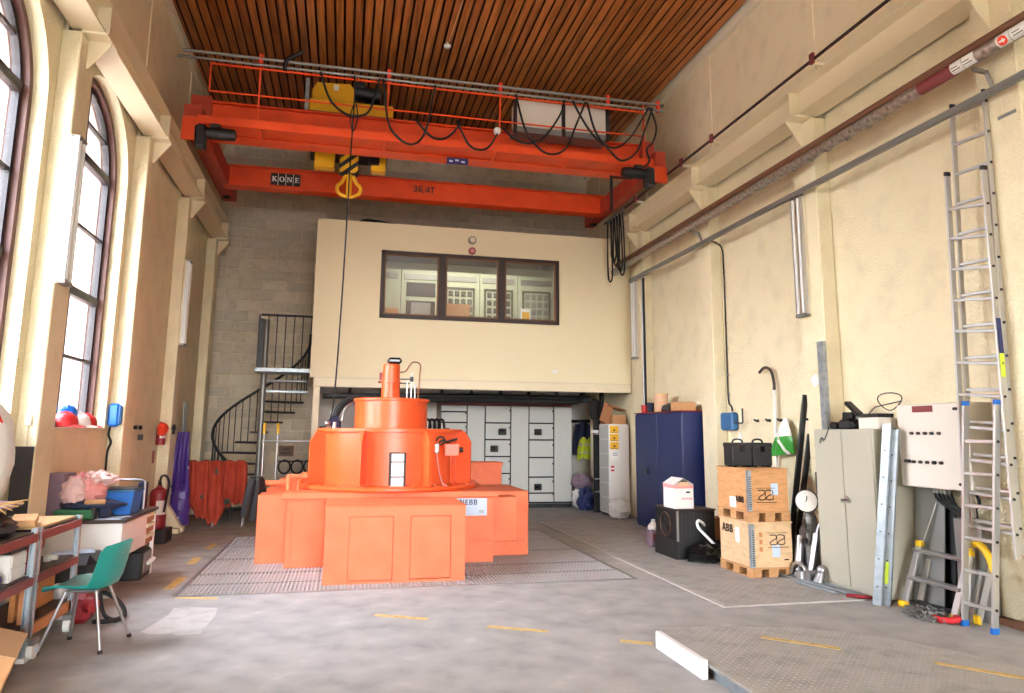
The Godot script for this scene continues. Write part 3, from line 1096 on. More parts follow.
# ---------------------------------------------------------------- control room
func control_room() -> void:
	var zf := -13.75
	var r := thing("control_room", "cream mezzanine control room with a row of three windows", "control room", Vector3(2.5, 2.4, -14.5))
	var w := sh()
	w.span(Vector3(-0.61, 2.6, zf - 0.1), Vector3(0.6, 5.6, zf))
	w.span(Vector3(4.15, 2.6, zf - 0.1), Vector3(WR - 0.02, 5.6, zf))
	w.span(Vector3(0.6, 2.6, zf - 0.1), Vector3(4.15, 3.74, zf))
	w.span(Vector3(0.6, 5.06, zf - 0.1), Vector3(4.15, 5.6, zf))
	obj("front_panel", w, M.panel_cream, r)
	obj("side_panel", sh().span(Vector3(-0.61, 2.6, ZB + 0.04), Vector3(-0.51, 5.6, zf - 0.1)), M.panel_cream, r)
	obj("roof", sh().span(Vector3(-0.51, 5.45, ZB + 0.04), Vector3(WR - 0.01, 5.55, zf - 0.1)), M.office_dark, r)
	obj("room_floor", sh().span(Vector3(-0.51, 2.6, ZB + 0.04), Vector3(WR - 0.01, 2.72, zf - 0.1)), M.office_dark, r)
	obj("rear_lining", sh().span(Vector3(-0.51, 2.72, ZB + 0.04), Vector3(WR - 0.01, 5.45, ZB + 0.08)), M.office_wall, r)
	obj("edge_beam", sh().span(Vector3(-0.54, 2.42, zf - 0.16), Vector3(WR - 0.02, 2.6, zf - 0.03), 0.006), M.cream_steel, r)
	obj("post", sh().span(Vector3(-0.54, 0, zf - 0.16), Vector3(-0.42, 2.42, zf - 0.04), 0.006), M.cream_steel, r)
	obj("edge_bead", sh().span(Vector3(-0.61, 2.585, zf - 0.02), Vector3(WR - 0.02, 2.6, zf + 0.006)), M.cream_trim, r)
	# three windows in one dark frame
	var x0 := 0.6
	var x1 := 4.15
	var y0 := 3.74
	var y1 := 5.06
	var f := obj("window_frame", sh().span(Vector3(x0, y0, zf - 0.08), Vector3(x1, y0 + 0.075, zf + 0.02), 0.004).span(Vector3(x0, y1 - 0.065, zf - 0.08), Vector3(x1, y1, zf + 0.02), 0.004).span(Vector3(x0, y0, zf - 0.08), Vector3(x0 + 0.07, y1, zf + 0.02), 0.004).span(Vector3(x1 - 0.07, y0, zf - 0.08), Vector3(x1, y1, zf + 0.02), 0.004), M.dark_wood, r)
	var step := (x1 - x0 - 0.14 - 0.28) / 3.0
	for k in 3:
		var a := x0 + 0.07 + k * (step + 0.14)
		var b := a + step
		if k < 2:
			obj("mullion", sh().span(Vector3(b, y0 + 0.07, zf - 0.08), Vector3(b + 0.14, y1 - 0.06, zf + 0.015), 0.004), M.dark_wood, f)
		var s := sh()
		var t := 0.026
		s.span(Vector3(a, y0 + 0.075, zf - 0.05), Vector3(b, y0 + 0.075 + t, zf))
		s.span(Vector3(a, y1 - 0.065 - t, zf - 0.05), Vector3(b, y1 - 0.065, zf))
		s.span(Vector3(a, y0 + 0.075 + t, zf - 0.05), Vector3(a + t, y1 - 0.065 - t, zf))
		s.span(Vector3(b - t, y0 + 0.075 + t, zf - 0.05), Vector3(b, y1 - 0.065 - t, zf))
		obj("sash", s, M.rust_pipe, f)
		obj("pane", sh().span(Vector3(a + t, y0 + 0.11, zf - 0.035), Vector3(b - t, y1 - 0.1, zf - 0.029)), M.office_glass, f)
	obj("small_label", sh().span(Vector3(4.0, 2.78, zf), Vector3(4.12, 2.84, zf + 0.004)), M.white, r)
	# control cubicles inside
	for k in 5:
		var x := 0.25 + k * 0.86
		var c := thing("control_cubicle", ["plain grey-green control cubicle behind the office window, next to the rack with a screen", "grey-green control cubicle with a screen between two dark panels", "grey-green control cubicle with two framed doors behind the carton", "grey-green control cubicle with rows of small meters", "grey-green control cubicle with a framed grid of push buttons"][k], "cubicle", Vector3(x + 0.43, 2.72, -15.6), "control room cubicles")
		obj("body", sh().span(Vector3(x, 2.72, -16.0), Vector3(x + 0.85, 5.08, -15.4), 0.01), M.office_cab, c)
		obj("top_strip", sh().span(Vector3(x + 0.06, 4.86, -15.4), Vector3(x + 0.79, 4.99, -15.385), 0.004), M.grey_zinc, c)
		if k == 1:
			for e in [[4.5, 4.8], [4.02, 4.4], [3.6, 3.92]]:
				obj("dark_panel", sh().span(Vector3(x + 0.12, e[0], -15.4), Vector3(x + 0.74, e[1], -15.38), 0.004), M.dark_steel, c)
			obj("screen", sh().span(Vector3(x + 0.22, 4.06, -15.38), Vector3(x + 0.64, 4.36, -15.37), 0.004), M.grey_zinc, c)
		elif k > 0:
			var d := sh()
			for e in [[0.1, 0.14], [0.71, 0.75]]:
				d.span(Vector3(x + e[0], 3.0, -15.4), Vector3(x + e[1], 4.74, -15.375))
			d.span(Vector3(x + 0.1, 4.7, -15.4), Vector3(x + 0.75, 4.74, -15.375))
			obj("door_frame", d, M.office_dark, c)
			if k > 1:
				for i in 4:
					for j in 4:
						obj("meter", sh().box(Vector3(x + 0.22 + i * 0.14, 4.6 - j * 0.17, -15.39), Vector3(0.1, 0.12, 0.03), 0.01), M.office_dark if k != 4 else M.grey_zinc, c)
	one("window_bench", "long dark bench inside the control room under its windows", "bench", sh().span(Vector3(0.4, 3.72, -14.35), Vector3(4.3, 3.77, -13.86)).span(Vector3(0.45, 2.72, -14.3), Vector3(0.5, 3.72, -13.9)).span(Vector3(4.2, 2.72, -14.3), Vector3(4.25, 3.72, -13.9)), M.office_dark)
	for e in [["carton_box", "small brown carton on the control room bench by the plain cubicle", "carton", 0.84, 0.24, 0.2, "carton"], ["yellow_tin", "small yellow tin on the control room bench", "tin", 1.24, 0.11, 0.09, "hi_vis"], ["carton_box", "larger brown carton on the control room bench behind the middle window", "carton", 2.14, 0.46, 0.34, "carton"], ["paper_tray", "low pale yellow paper tray on the control room bench", "paper tray", 2.78, 0.22, 0.1, "hi_vis"], ["binder", "white upright binder on the control room bench", "binder", 3.0, 0.08, 0.36, "white"], ["notice_card", "yellow and white notice card standing inside the office window", "card", 3.52, 0.2, 0.32, "paper"], ["paper_stack", "short white paper stack beside the yellow notice card", "paper", 3.24, 0.16, 0.1, "paper"]]:
		var s := sh().box(Vector3(e[3], 3.77 + e[5] * 0.5, -14.0), Vector3(e[4], e[5], 0.16 if e[0] != "notice_card" else 0.02), 0.004)
		var o := one(e[0], e[1], e[2], s, M[e[6]])
		if e[0] == "notice_card":
			obj("yellow_print", sh().box(Vector3(3.52, 3.92, -13.988), Vector3(0.15, 0.2, 0.004)), M.yellow_sign, o)
	# ceiling lamp inside
	var l := thing("office_ceiling_lamp", "long lit lamp under the control room ceiling", "lamp", Vector3(2.4, 5.36, -14.7))
	obj("diffuser", sh().span(Vector3(1.2, 5.36, -14.85), Vector3(3.6, 5.42, -14.55), 0.01), M.office_lamp, l)
	obj("housing", sh().span(Vector3(1.18, 5.42, -14.87), Vector3(3.62, 5.45, -14.53)), M.white, l)
	var al := AreaLight3D.new()
	al.name = "office_ceiling_light"
	al.area_size = Vector2(2.4, 0.3)
	al.light_color = c8(255, 248, 226)
	al.light_energy = 9.0
	al.shadow_enabled = true
	l.add_child(al)
	al.transform = Transform3D(Basis(Vector3.RIGHT, -PI / 2), Vector3(0, -0.02, 0))
	# round sounder and red lamp on the front
	var sd := thing("round_sounder", "round grey sounder above the office windows", "sounder", Vector3(2.36, 5.37, zf))
	obj("rim", sh().cyl(Vector3(2.36, 5.37, zf), Vector3(2.36, 5.37, zf + 0.05), 0.085, 0.075, 20), M.grey_zinc, sd)
	obj("grille", sh().cyl(Vector3(2.36, 5.37, zf + 0.05), Vector3(2.36, 5.37, zf + 0.06), 0.055, 0.05, 20), M.cream_trim, sd)
	var rd := thing("red_signal_beacon", "small red signal beacon below the grey sounder", "beacon", Vector3(2.36, 5.15, zf))
	obj("rim", sh().cyl(Vector3(2.36, 5.15, zf), Vector3(2.36, 5.15, zf + 0.04), 0.075, 0.07, 20), M.dark_red, rd)
	obj("lens", sh().blob(Vector3(2.36, 5.15, zf + 0.04), Vector3(0.045, 0.045, 0.03)), M.pink, rd)
	one("hose_coil", "dark hose lying on the roof edge of the control room", "hose", sh().tube(spline(v3([[0.12, 5.62, -14.0], [0.3, 5.68, -13.95], [0.6, 5.66, -13.95], [1.0, 5.62, -14.0]])), 0.035, 8), M.black_rubber)


func switchgear() -> void:
	# grey switchgear cubicles below the control room
	var cols := [2.06, 2.63, 3.03, 3.6, 4.01, 4.58, 5.0]
	var names := ["grey switchgear cubicle with small dark switch beside the generator", "narrow plain grey switchgear cubicle beside the one with a single small switch", "grey switchgear cubicle with three black rotary handles", "narrow plain grey switchgear cubicle between the two cubicles with handles", "grey switchgear cubicle with two black rotary handles", "narrow plain grey switchgear cubicle closing the row by the white wall"]
	var tops := [[1.85, 1.5, 1.1, 0.7], [], [1.82, 1.44, 1.1, 0.76, 0.35], [], [1.82, 1.44, 1.0, 0.62], []]
	var hand := [[], [], [[0.38, 1.63], [0.2, 1.27], [0.2, 0.93]], [], [[0.2, 1.63], [0.2, 0.45]], []]
	var lines := [[2.05, 1.82, 1.48, 1.1, 0.7], [], [1.82, 1.46, 1.1, 0.74, 0.36], [], [1.82, 1.46, 1.08, 0.66, 0.32], []]
	for k in 6:
		var a: float = cols[k]
		var b: float = cols[k + 1]
		var c := thing("switchgear_cubicle", names[k], "cubicle", Vector3((a + b) / 2, 0, -15.980), "switchgear row")
		obj("body", sh().span(Vector3(a, 0.09, -16.330), Vector3(b, 2.3, -15.650), 0.004), M.switch_grey, c)
		obj("gap_shade_sheet", sh().span(Vector3(a + 0.004, 0.1, -15.65), Vector3(b - 0.004, 2.21, -15.61)), M.black_rubber, c)  # black sheet behind the doors, paints shade into the gaps between them
		obj("plinth", sh().span(Vector3(a + 0.005, 0, -16.310), Vector3(b - 0.005, 0.09, -15.670)), M.black, c)
		var ys := [2.2] + (lines[k] as Array) + [0.12]
		for i in ys.size() - 1:
			var d := obj("door", sh().span(Vector3(a + 0.012, ys[i + 1] + 0.015, -15.650), Vector3(b - 0.012, ys[i] - 0.015, -15.59), 0.004), M.switch_grey, c)
			if ys[i] - ys[i + 1] < 1.0:
				obj("hinge", sh().box(Vector3(b - 0.03, (ys[i] + ys[i + 1]) / 2 + 0.08, -15.585), Vector3(0.02, 0.04, 0.015)), M.black, d)
		for e in hand[k]:
			var h := obj("rotary_handle", sh().box(Vector3(a + e[0], e[1], -15.57), Vector3(0.17, 0.14, 0.05), 0.015), M.black, c)
			obj("grip", sh().box(Vector3(a + e[0] - 0.02, e[1], -15.53), Vector3(0.11, 0.06, 0.05), 0.015), M.black_gloss, h)
		if k == 0:
			obj("switch", sh().box(Vector3(a + 0.14, 1.68, -15.58), Vector3(0.1, 0.05, 0.03), 0.008), M.dark_red, c)
			obj("maker_plate", sh().box(Vector3(a + 0.1, 2.26, -15.585), Vector3(0.1, 0.05, 0.01)), M.black, c)
		obj("top_strip", sh().span(Vector3(a, 2.2, -15.650), Vector3(b, 2.3, -15.59)), M.maroon if k < 6 else M.black, c)
	# dark cable ladder and hoses hung under the floor of the control room
	var tr := thing("cable_ladder", "dark cable ladder hung below the control room above the switchgear", "cable tray", Vector3(2.4, 2.3, -15.0))
	obj("rail", sh().span(Vector3(-0.3, 2.28, -15.3), Vector3(5.3, 2.34, -15.26)).span(Vector3(-0.3, 2.28, -14.75), Vector3(5.3, 2.34, -14.71)), M.black, tr)
	for k in 9:
		obj("hanger", sh().span(Vector3(0.1 + k * 0.62, 2.3, -15.02), Vector3(0.16 + k * 0.62, 2.6, -14.98)), M.dark_steel, tr)
		obj("rung", sh().span(Vector3(0.1 + k * 0.62, 2.29, -15.28), Vector3(0.13 + k * 0.62, 2.31, -14.73)), M.black, tr)
	obj("hose", sh().tube(spline(v3([[1.0, 2.26, -14.72], [2.5, 2.27, -14.7], [4.4, 2.27, -14.7], [4.75, 2.27, -14.72], [4.95, 2.36, -14.75], [5.0, 2.58, -14.8]])), 0.06, 10), M.black_rubber, tr)
	obj("hose", sh().tube(spline(v3([[-0.4, 2.3, -14.9], [1.5, 2.34, -14.85], [3.5, 2.36, -14.9], [5.2, 2.35, -14.9]])), 0.05, 8), M.black_rubber, tr)


# ---------------------------------------------------------------- generator
func generator() -> void:
	var cx := 0.67
	var cz := -10.35
	var t := thing("generator", "large orange vertical generator with stepped drum on a boxed base", "generator", Vector3(cx, 0, cz))
	var f: Material = M.gen_faded
	var o: Material = M.gen_orange
	# front air duct with two doors
	var a := obj("front_housing", sh().span(Vector3(-0.13, 0.0, -9.3), Vector3(1.39, 0.8, -8.25), 0.004), f, t)
	var sk := sh()
	for e in [[-0.13, 0.12], [0.6, 0.78], [1.23, 1.39]]:
		sk.span(Vector3(e[0], 0.0, -8.25), Vector3(e[1], 0.8, -8.22))
	for e in [[0.12, 0.6], [0.78, 1.23]]:
		sk.span(Vector3(e[0], 0.0, -8.25), Vector3(e[1], 0.03, -8.22))
		sk.span(Vector3(e[0], 0.7, -8.25), Vector3(e[1], 0.8, -8.22))
		obj("door", sh().span(Vector3(e[0] + 0.007, 0.037, -8.25), Vector3(e[1] - 0.007, 0.693, -8.218), 0.003), f, a)
	obj("front_frame", sk, f, a)
	obj("housing_lid", sh().span(Vector3(-0.135, 0.8, -9.3), Vector3(1.395, 0.81, -8.215), 0.003), f, a)
	# body behind it
	var b := obj("base_housing", sh().span(Vector3(-0.6, 0, -11.4), Vector3(1.93, 0.8, -9.3), 0.006), f, t)
	obj("base_plate", sh().span(Vector3(-0.66, 0.8, -11.45), Vector3(1.99, 0.87, -9.26), 0.006), f, b)
	obj("lower_panel", sh().span(Vector3(1.395, 0.005, -9.3), Vector3(1.93, 0.266, -9.285), 0.002), f, b)
	obj("upper_panel", sh().span(Vector3(1.395, 0.276, -9.3), Vector3(1.93, 0.795, -9.285), 0.002), f, b)
	obj("corner_strip", sh().span(Vector3(-0.58, 0.01, -9.3), Vector3(-0.54, 0.79, -9.29)).span(Vector3(-0.2, 0.01, -9.3), Vector3(-0.16, 0.79, -9.29)), f, b)
	var pl := obj("name_plate", sh().span(Vector3(1.4, 0.57, -9.285), Vector3(1.84, 0.785, -9.279)), M.pale_blue, b)
	text("NEBB", 0.09, Vector3(1.6, 0.735, -9.278), Basis.IDENTITY, M.navy, pl)
	for k in 3:
		obj("print_line", sh().span(Vector3(1.46, 0.66 - k * 0.035, -9.279), Vector3(1.62 + 0.02 * k, 0.664 - k * 0.035, -9.2775)), M.grey_zinc, pl)
	obj("print_line", sh().span(Vector3(1.74, 0.6, -9.279), Vector3(1.8, 0.64, -9.2775)), M.grey_zinc, pl)
	obj("side_housing", sh().span(Vector3(-0.97, 0, -11.2), Vector3(-0.605, 0.82, -9.66), 0.006), f, t)
	obj("side_housing", sh().span(Vector3(1.935, 0.0, -11.0), Vector3(2.5, 0.83, -9.74), 0.006), f, t)
	obj("hung_box", sh().span(Vector3(1.94, 0.24, -9.745), Vector3(2.25, 0.79, -9.36), 0.006), f, t)
	obj("rear_housing", sh().span(Vector3(1.92, 0.6, -12.0), Vector3(2.5, 1.13, -11.45), 0.008), f, t)
	obj("rear_housing_lid", sh().span(Vector3(1.9, 1.1, -12.02), Vector3(2.52, 1.14, -11.43), 0.006), f, t)
	obj("rear_housing_base", sh().span(Vector3(-0.2, 0.0, -12.1), Vector3(2.3, 0.6, -11.4), 0.006), f, t)
	# lower drum with ribs between two rings
	obj("foot_ring", sh().lathe(Vector3(cx, 0, cz), [[0.3, 0.87], [1.2, 0.87], [1.22, 0.89], [1.22, 0.92], [1.2, 0.935], [0.9, 0.935]], 64), o, t)
	var d := obj("lower_drum", sh().lathe(Vector3(cx, 0, cz), [[0.95, 0.93], [0.95, 1.62]], 64), o, t)
	obj("top_ring", sh().lathe(Vector3(cx, 0, cz), [[0.3, 1.6], [0.985, 1.6], [1.0, 1.605], [1.0, 1.645], [0.99, 1.65], [0.3, 1.65]], 64), o, t)
	for k in 8:
		var an := PI / 8 + k * PI / 4
		var s := sh()
		s.xf = Transform3D(Basis(Vector3.UP, an), Vector3(cx, 0, cz))
		s.prism(PackedVector2Array([Vector2(0.93, 0.93), Vector2(1.15, 0.93), Vector2(1.15, 1.48), Vector2(1.06, 1.62), Vector2(0.93, 1.62)]), -0.02, 0.02)
		obj("rib", s, o, d)
	for k in 24:
		var an := k * TAU / 24.0 + 0.07
		obj("bolt", sh().cyl(Vector3(cx + 1.17 * cos(an), 0.93, cz + 1.17 * sin(an)), Vector3(cx + 1.17 * cos(an), 0.955, cz + 1.17 * sin(an)), 0.018, -1, 6), o, t)
	# upper drum
	obj("upper_drum", sh().lathe(Vector3(cx, 0, cz), [[0.5, 1.65], [0.5, 2.03]], 48), o, t)
	obj("upper_ring", sh().lathe(Vector3(cx, 0, cz), [[0.2, 2.02], [0.515, 2.02], [0.525, 2.03], [0.525, 2.05], [0.515, 2.06], [0.0, 2.06]], 48), o, t)
	var hd := obj("shaft_head", sh().lathe(Vector3(cx - 0.02, 0, cz), [[0.13, 2.06], [0.13, 2.28], [0.145, 2.285], [0.145, 2.3], [0.125, 2.305], [0.12, 2.54], [0.11, 2.55], [0.0, 2.55]], 28), o, t)
	obj("sensor", sh().box(Vector3(cx + 0.02, 2.6, cz), Vector3(0.2, 0.09, 0.14), 0.03), M.black_gloss, hd)
	obj("clamp", sh().box(Vector3(cx - 0.16, 2.38, cz), Vector3(0.05, 0.1, 0.06), 0.01).box(Vector3(cx - 0.17, 2.3, cz), Vector3(0.06, 0.03, 0.06), 0.01), M.maroon, hd)
	obj("sensor_pipe", sh().tube(spline(v3([[cx + 0.1, 2.44, cz], [cx + 0.18, 2.46, cz], [cx + 0.24, 2.55, cz + 0.02], [cx + 0.29, 2.59, cz + 0.02], [cx + 0.38, 2.56, cz + 0.02], [cx + 0.38, 2.4, cz + 0.02], [cx + 0.36, 2.06, cz + 0.02]]), 5), 0.011, 6), M.copper, t)
	for e in [[0.2, 2.3], [0.26, 2.42], [0.31, 2.28]]:
		obj("gauge_pipe", sh().cyl(Vector3(cx + e[0], 2.06, cz + 0.1), Vector3(cx + e[0], e[1], cz + 0.1), 0.011, -1, 8), M.steel, t)
	obj("gauge_arm", sh().bar(Vector3(cx + 0.1, 2.34, cz + 0.05), Vector3(cx + 0.28, 2.34, cz + 0.1), 0.015, 0.015).bar(Vector3(cx + 0.1, 2.28, cz + 0.05), Vector3(cx + 0.24, 2.28, cz + 0.1), 0.015, 0.015).box(Vector3(cx + 0.26, 2.34, cz + 0.1), Vector3(0.05, 0.07, 0.04), 0.01), M.dark_steel, t)
	# instrument on the front of the drum
	var ins := obj("instrument_panel", sh().span(Vector3(0.6, 0.9, -9.42), Vector3(0.81, 1.35, -9.36), 0.006), M.black, t)
	for e in [[1.24, 1.335], [1.055, 1.225], [0.93, 1.04]]:
		obj("scale", sh().span(Vector3(0.628, e[0], -9.36), Vector3(0.782, e[1], -9.355)), M.paper, ins)
	obj("pointer", sh().bar(Vector3(0.69, 1.1, -9.353), Vector3(0.74, 1.19, -9.353), 0.008, 0.003), M.dark_steel, ins)
	for k in 3:
		obj("print_line", sh().span(Vector3(0.65, 0.955 + k * 0.022, -9.355), Vector3(0.76, 0.96 + k * 0.022, -9.3535)), M.grey_zinc, ins)
	obj("print_line", sh().span(Vector3(0.65, 1.29, -9.355), Vector3(0.76, 1.295, -9.3535)), M.grey_zinc, ins)
	# junction box and conduits between the ribs
	var jb := obj("junction_box", sh().box(Vector3(1.42, 1.38, -9.62), Vector3(0.2, 0.17, 0.1), 0.012), o, t)
	obj("box_knob", sh().cyl(Vector3(1.52, 1.38, -9.6), Vector3(1.57, 1.38, -9.6), 0.035, -1, 12), M.black, jb)
	obj("sensor_unit", sh().box(Vector3(1.22, 1.4, -9.6), Vector3(0.07, 0.13, 0.08), 0.01), M.grey_zinc, t)
	obj("conduit", sh().tube(spline(v3([[1.22, 1.34, -9.58], [1.25, 1.1, -9.52], [1.29, 0.96, -9.42], [1.33, 0.93, -9.34]])), 0.012, 6), M.pink, t)
	obj("conduit", sh().tube(spline(v3([[1.25, 1.47, -9.6], [1.3, 1.5, -9.6], [1.36, 1.48, -9.6], [1.42, 1.5, -9.62], [1.5, 1.52, -9.62]])), 0.016, 6), M.dark_steel, t)
	obj("conduit", sh().cyl(Vector3(1.42, 0.95, -9.62), Vector3(1.42, 1.3, -9.62), 0.01, -1, 6), o, t)
	obj("sensor_coil", sh().tube(spline(v3([[1.2, 1.48, -9.58], [1.24, 1.54, -9.56], [1.3, 1.54, -9.56], [1.32, 1.48, -9.56], [1.27, 1.44, -9.56]])), 0.013, 6), M.black, t)
	# pipe rail at the window side, with its valve
	obj("pipe_rail", sh().cyl(Vector3(-1.12, 0.93, -10.2), Vector3(-0.62, 0.93, -10.2), 0.035, -1, 12).cyl(Vector3(-0.62, 0.8, -9.75), Vector3(-0.62, 1.06, -9.75), 0.035, -1, 12).cyl(Vector3(-0.62, 1.04, -9.75), Vector3(-0.38, 1.04, -9.75), 0.03, -1, 12), f, t)
	obj("pipe_flange", sh().cyl(Vector3(-0.46, 1.04, -9.75), Vector3(-0.4, 1.04, -9.75), 0.055, -1, 14).cyl(Vector3(-0.5, 0.87, -9.75), Vector3(-0.5, 1.0, -9.75), 0.02, -1, 10), f, t)
	obj("stool_foot", sh().span(Vector3(-0.85, 0.0, -11.8), Vector3(-0.6, 0.92, -11.3), 0.01), f, t)
	# black cooling hose bending down to a valve
	obj("hose", sh().tube(spline(v3([[1.0, 2.12, -10.95], [0.45, 2.12, -10.9], [0.2, 2.1, -10.85], [0.0, 2.0, -10.8], [-0.1, 1.8, -10.75], [-0.1, 1.66, -10.72]]), 6), 0.05, 12), M.black_rubber, t)
	obj("hose_clip", sh().tube(spline(v3([[0.3, 2.05, -10.78], [0.1, 2.0, -10.74], [0.02, 1.88, -10.7], [0.0, 1.76, -10.68]]), 4), 0.012, 6), M.steel, t)
	obj("valve", sh().box(Vector3(-0.1, 1.78, -10.7), Vector3(0.12, 0.1, 0.1), 0.02).cyl(Vector3(-0.22, 1.72, -10.68), Vector3(-0.13, 1.74, -10.68), 0.045, -1, 10).cyl(Vector3(-0.06, 1.65, -10.7), Vector3(-0.06, 1.76, -10.7), 0.05, -1, 10), M.navy, t)
	obj("valve_body", sh().cyl(Vector3(-0.1, 1.64, -10.68), Vector3(-0.1, 1.74, -10.68), 0.04, -1, 10).blob(Vector3(-0.2, 1.72, -10.64), Vector3(0.04, 0.04, 0.04)), M.steel, t)
	for k in 4:
		obj("cable_bend", sh().tube(spline(v3([[1.2 + k * 0.07, 1.64, -10.9], [1.22 + k * 0.07, 1.78, -10.95], [1.28 + k * 0.07, 1.78, -11.0], [1.3 + k * 0.07, 1.66, -11.0]])), 0.02, 6), M.black_rubber, t)
	one("black_sack", "limp black sack hung over the orange pipe rail beside the generator", "sack", sh().sheet(cloth_grid(Vector3(-1.05, 0.99, -10.15), 0.07, 0.14, 0.5, 5), 0.06), M.black_rubber)


func spiral_stair() -> void:
	var cx := -1.54
	var cz := -15.0
	var t := thing("spiral_stair", "dark steel spiral staircase in front of the block wall", "staircase", Vector3(cx, 0, cz))
	obj("newel", sh().cyl(Vector3(cx, 0, cz), Vector3(cx, 3.8, cz), 0.055, -1, 16), M.grey_zinc, t)
	var n := 13
	var R := 0.86
	var turn := deg_to_rad(19.5)
	var rail := []
	for k in range(1, n + 1):
		# tread k at height k * 0.2; the top one points to the control room
		var y := 0.2 * k
		var th := (n - k) * turn
		var s := sh()
		s.xf = Transform3D(Basis(Vector3.UP, th), Vector3(cx, 0, cz))
		s.xf = s.xf * Transform3D(Basis(Vector3(1, 0, 0), Vector3(0, 0, -1), Vector3(0, 1, 0)), Vector3.ZERO)
		var h := turn * 0.5 + 0.04
		s.prism(PackedVector2Array([Vector2(0.05, -0.05), Vector2(R * cos(h), -R * sin(h)), Vector2(R, 0), Vector2(R * cos(h), R * sin(h)), Vector2(0.05, 0.05)]), y - 0.04, y)
		obj("tread", s, M.galv if k > n - 2 else M.dark_steel, t)
		for e in [-0.25, 0.25]:
			var a = th + turn * e
			var foot := Vector3(cx + (R - 0.02) * cos(a), y - 0.02 , cz - (R - 0.02) * sin(a))
			obj("baluster", sh().cyl(foot, foot + Vector3(0, 0.9 - e * 0.2, 0), 0.011, -1, 6), M.dark_steel, t)
	for i in 61:
		var k := 0.4 + (n + 0.2 - 0.4) * i / 60.0
		var a := (n - k) * turn
		rail.append(Vector3(cx + R * cos(a), 0.2 * k + 0.88, cz - R * sin(a)))
	obj("handrail", sh().tube(rail, 0.028, 8), M.dark_steel, t)
	var a0 := (n - 0.4) * turn
	obj("end_post", sh().cyl(Vector3(cx + R * cos(a0), 0, cz - R * sin(a0)), rail[0], 0.022, -1, 8), M.dark_steel, t)
	# landing towards the control room with its guard
	obj("landing", sh().span(Vector3(cx - 0.12, 2.72, cz - 0.1), Vector3(-0.62, 2.8, cz + 0.55), 0.006), M.galv, t)
	var g := sh().cyl(Vector3(cx - 0.06, 3.82, cz + 0.5), Vector3(-0.62, 3.82, cz + 0.5), 0.022, -1, 8)
	obj("guard_rail", g, M.dark_steel, t)
	for k in 6:
		var x := cx + 0.08 + k * 0.16
		obj("baluster", sh().cyl(Vector3(x, 2.8, cz + 0.5), Vector3(x, 3.82, cz + 0.5), 0.011, -1, 6), M.dark_steel, t)
	obj("guard_panel", sh().span(Vector3(cx - 0.1, 2.8, cz + 0.46), Vector3(cx - 0.07, 3.82, cz + 0.52)).span(Vector3(cx - 0.1, 2.8, cz + 0.48), Vector3(cx + 0.0, 3.75, cz + 0.51)), M.dark_steel, t)
	# scaffold guard in front, with yellow tips
	var sc := thing("scaffold_guard", "thin steel tube guard with yellow-tipped posts behind the generator", "guard rail", Vector3(-1.0, 0, -13.0))
	for x in [-1.27, -1.05]:
		var p := obj("post", sh().cyl(Vector3(x, 0, -13.0), Vector3(x, 1.56, -13.0), 0.024, -1, 10), M.steel, sc)
		obj("yellow_tip", sh().cyl(Vector3(x, 1.56, -13.0), Vector3(x, 1.74, -13.0), 0.025, -1, 10), M.yellow_plastic, p)
	obj("tube", sh().cyl(Vector3(-1.3, 1.44, -12.96), Vector3(-0.35, 1.44, -12.96), 0.024, -1, 10), M.steel, sc)
	var sg := thing("wall_notice", "small brown notice board on the block wall under the spiral stair", "notice", Vector3(-1.15, 1.1, ZB))
	obj("board", sh().span(Vector3(-1.28, 1.08, ZB + 0.015), Vector3(-0.98, 1.3, ZB + 0.04)), M.rust_pipe, sg)
	obj("print", sh().span(Vector3(-1.24, 1.12, ZB + 0.04), Vector3(-1.02, 1.17, ZB + 0.043)).span(Vector3(-1.2, 1.21, ZB + 0.04), Vector3(-1.06, 1.25, ZB + 0.043)), M.dark_wood, sg)
	var eb := thing("cable_coils", "black cable coils hung on the block wall under the notice", "cable coil", Vector3(-1.1, 0.7, ZB))
	obj("hook_rail", sh().span(Vector3(-1.3, 0.96, ZB + 0.015), Vector3(-0.5, 0.99, ZB + 0.06)), M.dark_steel, eb)
	for k in 3:
		var x := -1.15 + k * 0.26
		var pts := []
		for i in 13:
			var a := TAU * i / 12.0
			pts.append(Vector3(x + 0.12 * sin(a), 0.86 + 0.14 * cos(a), ZB + 0.07 + 0.01 * sin(3 * a)))
		obj("coil", sh().tube(pts, 0.02, 6), M.black_rubber, eb)


# ---------------------------------------------------------------- pipes and lamps
func wall_lamp(label: String, x: float, sg: float, z: float, y0: float, y1: float) -> void:
	var t := thing("fluorescent_fixture", label, "light fixture", Vector3(x, y0, z), "upright tube fixtures on the pillars")
	obj("housing", sh().span(Vector3(x, y0, z - 0.1), Vector3(x + sg * 0.035, y1, z + 0.1), 0.006), M.cream_trim, t)
	for k in 2:
		var zz := z - 0.05 + k * 0.1
		obj("tube", sh().cyl(Vector3(x + sg * 0.075, y0 + 0.05, zz), Vector3(x + sg * 0.075, y1 - 0.05, zz), 0.018, -1, 12), M.white, t)
		obj("reflector", sh().bar(Vector3(x + sg * 0.05, y0 + 0.02, zz + (0.045 if k == 1 else -0.045)), Vector3(x + sg * 0.05, y1 - 0.02, zz + (0.045 if k == 1 else -0.045)), 0.006, 0.06, 0.0, Vector3.RIGHT), M.alu, t)
	for y in [y0 + 0.02, y1 - 0.02]:
		obj("end_cap", sh().box(Vector3(x + sg * 0.05, y, z), Vector3(0.09, 0.04, 0.2), 0.008), M.grey_zinc, t)


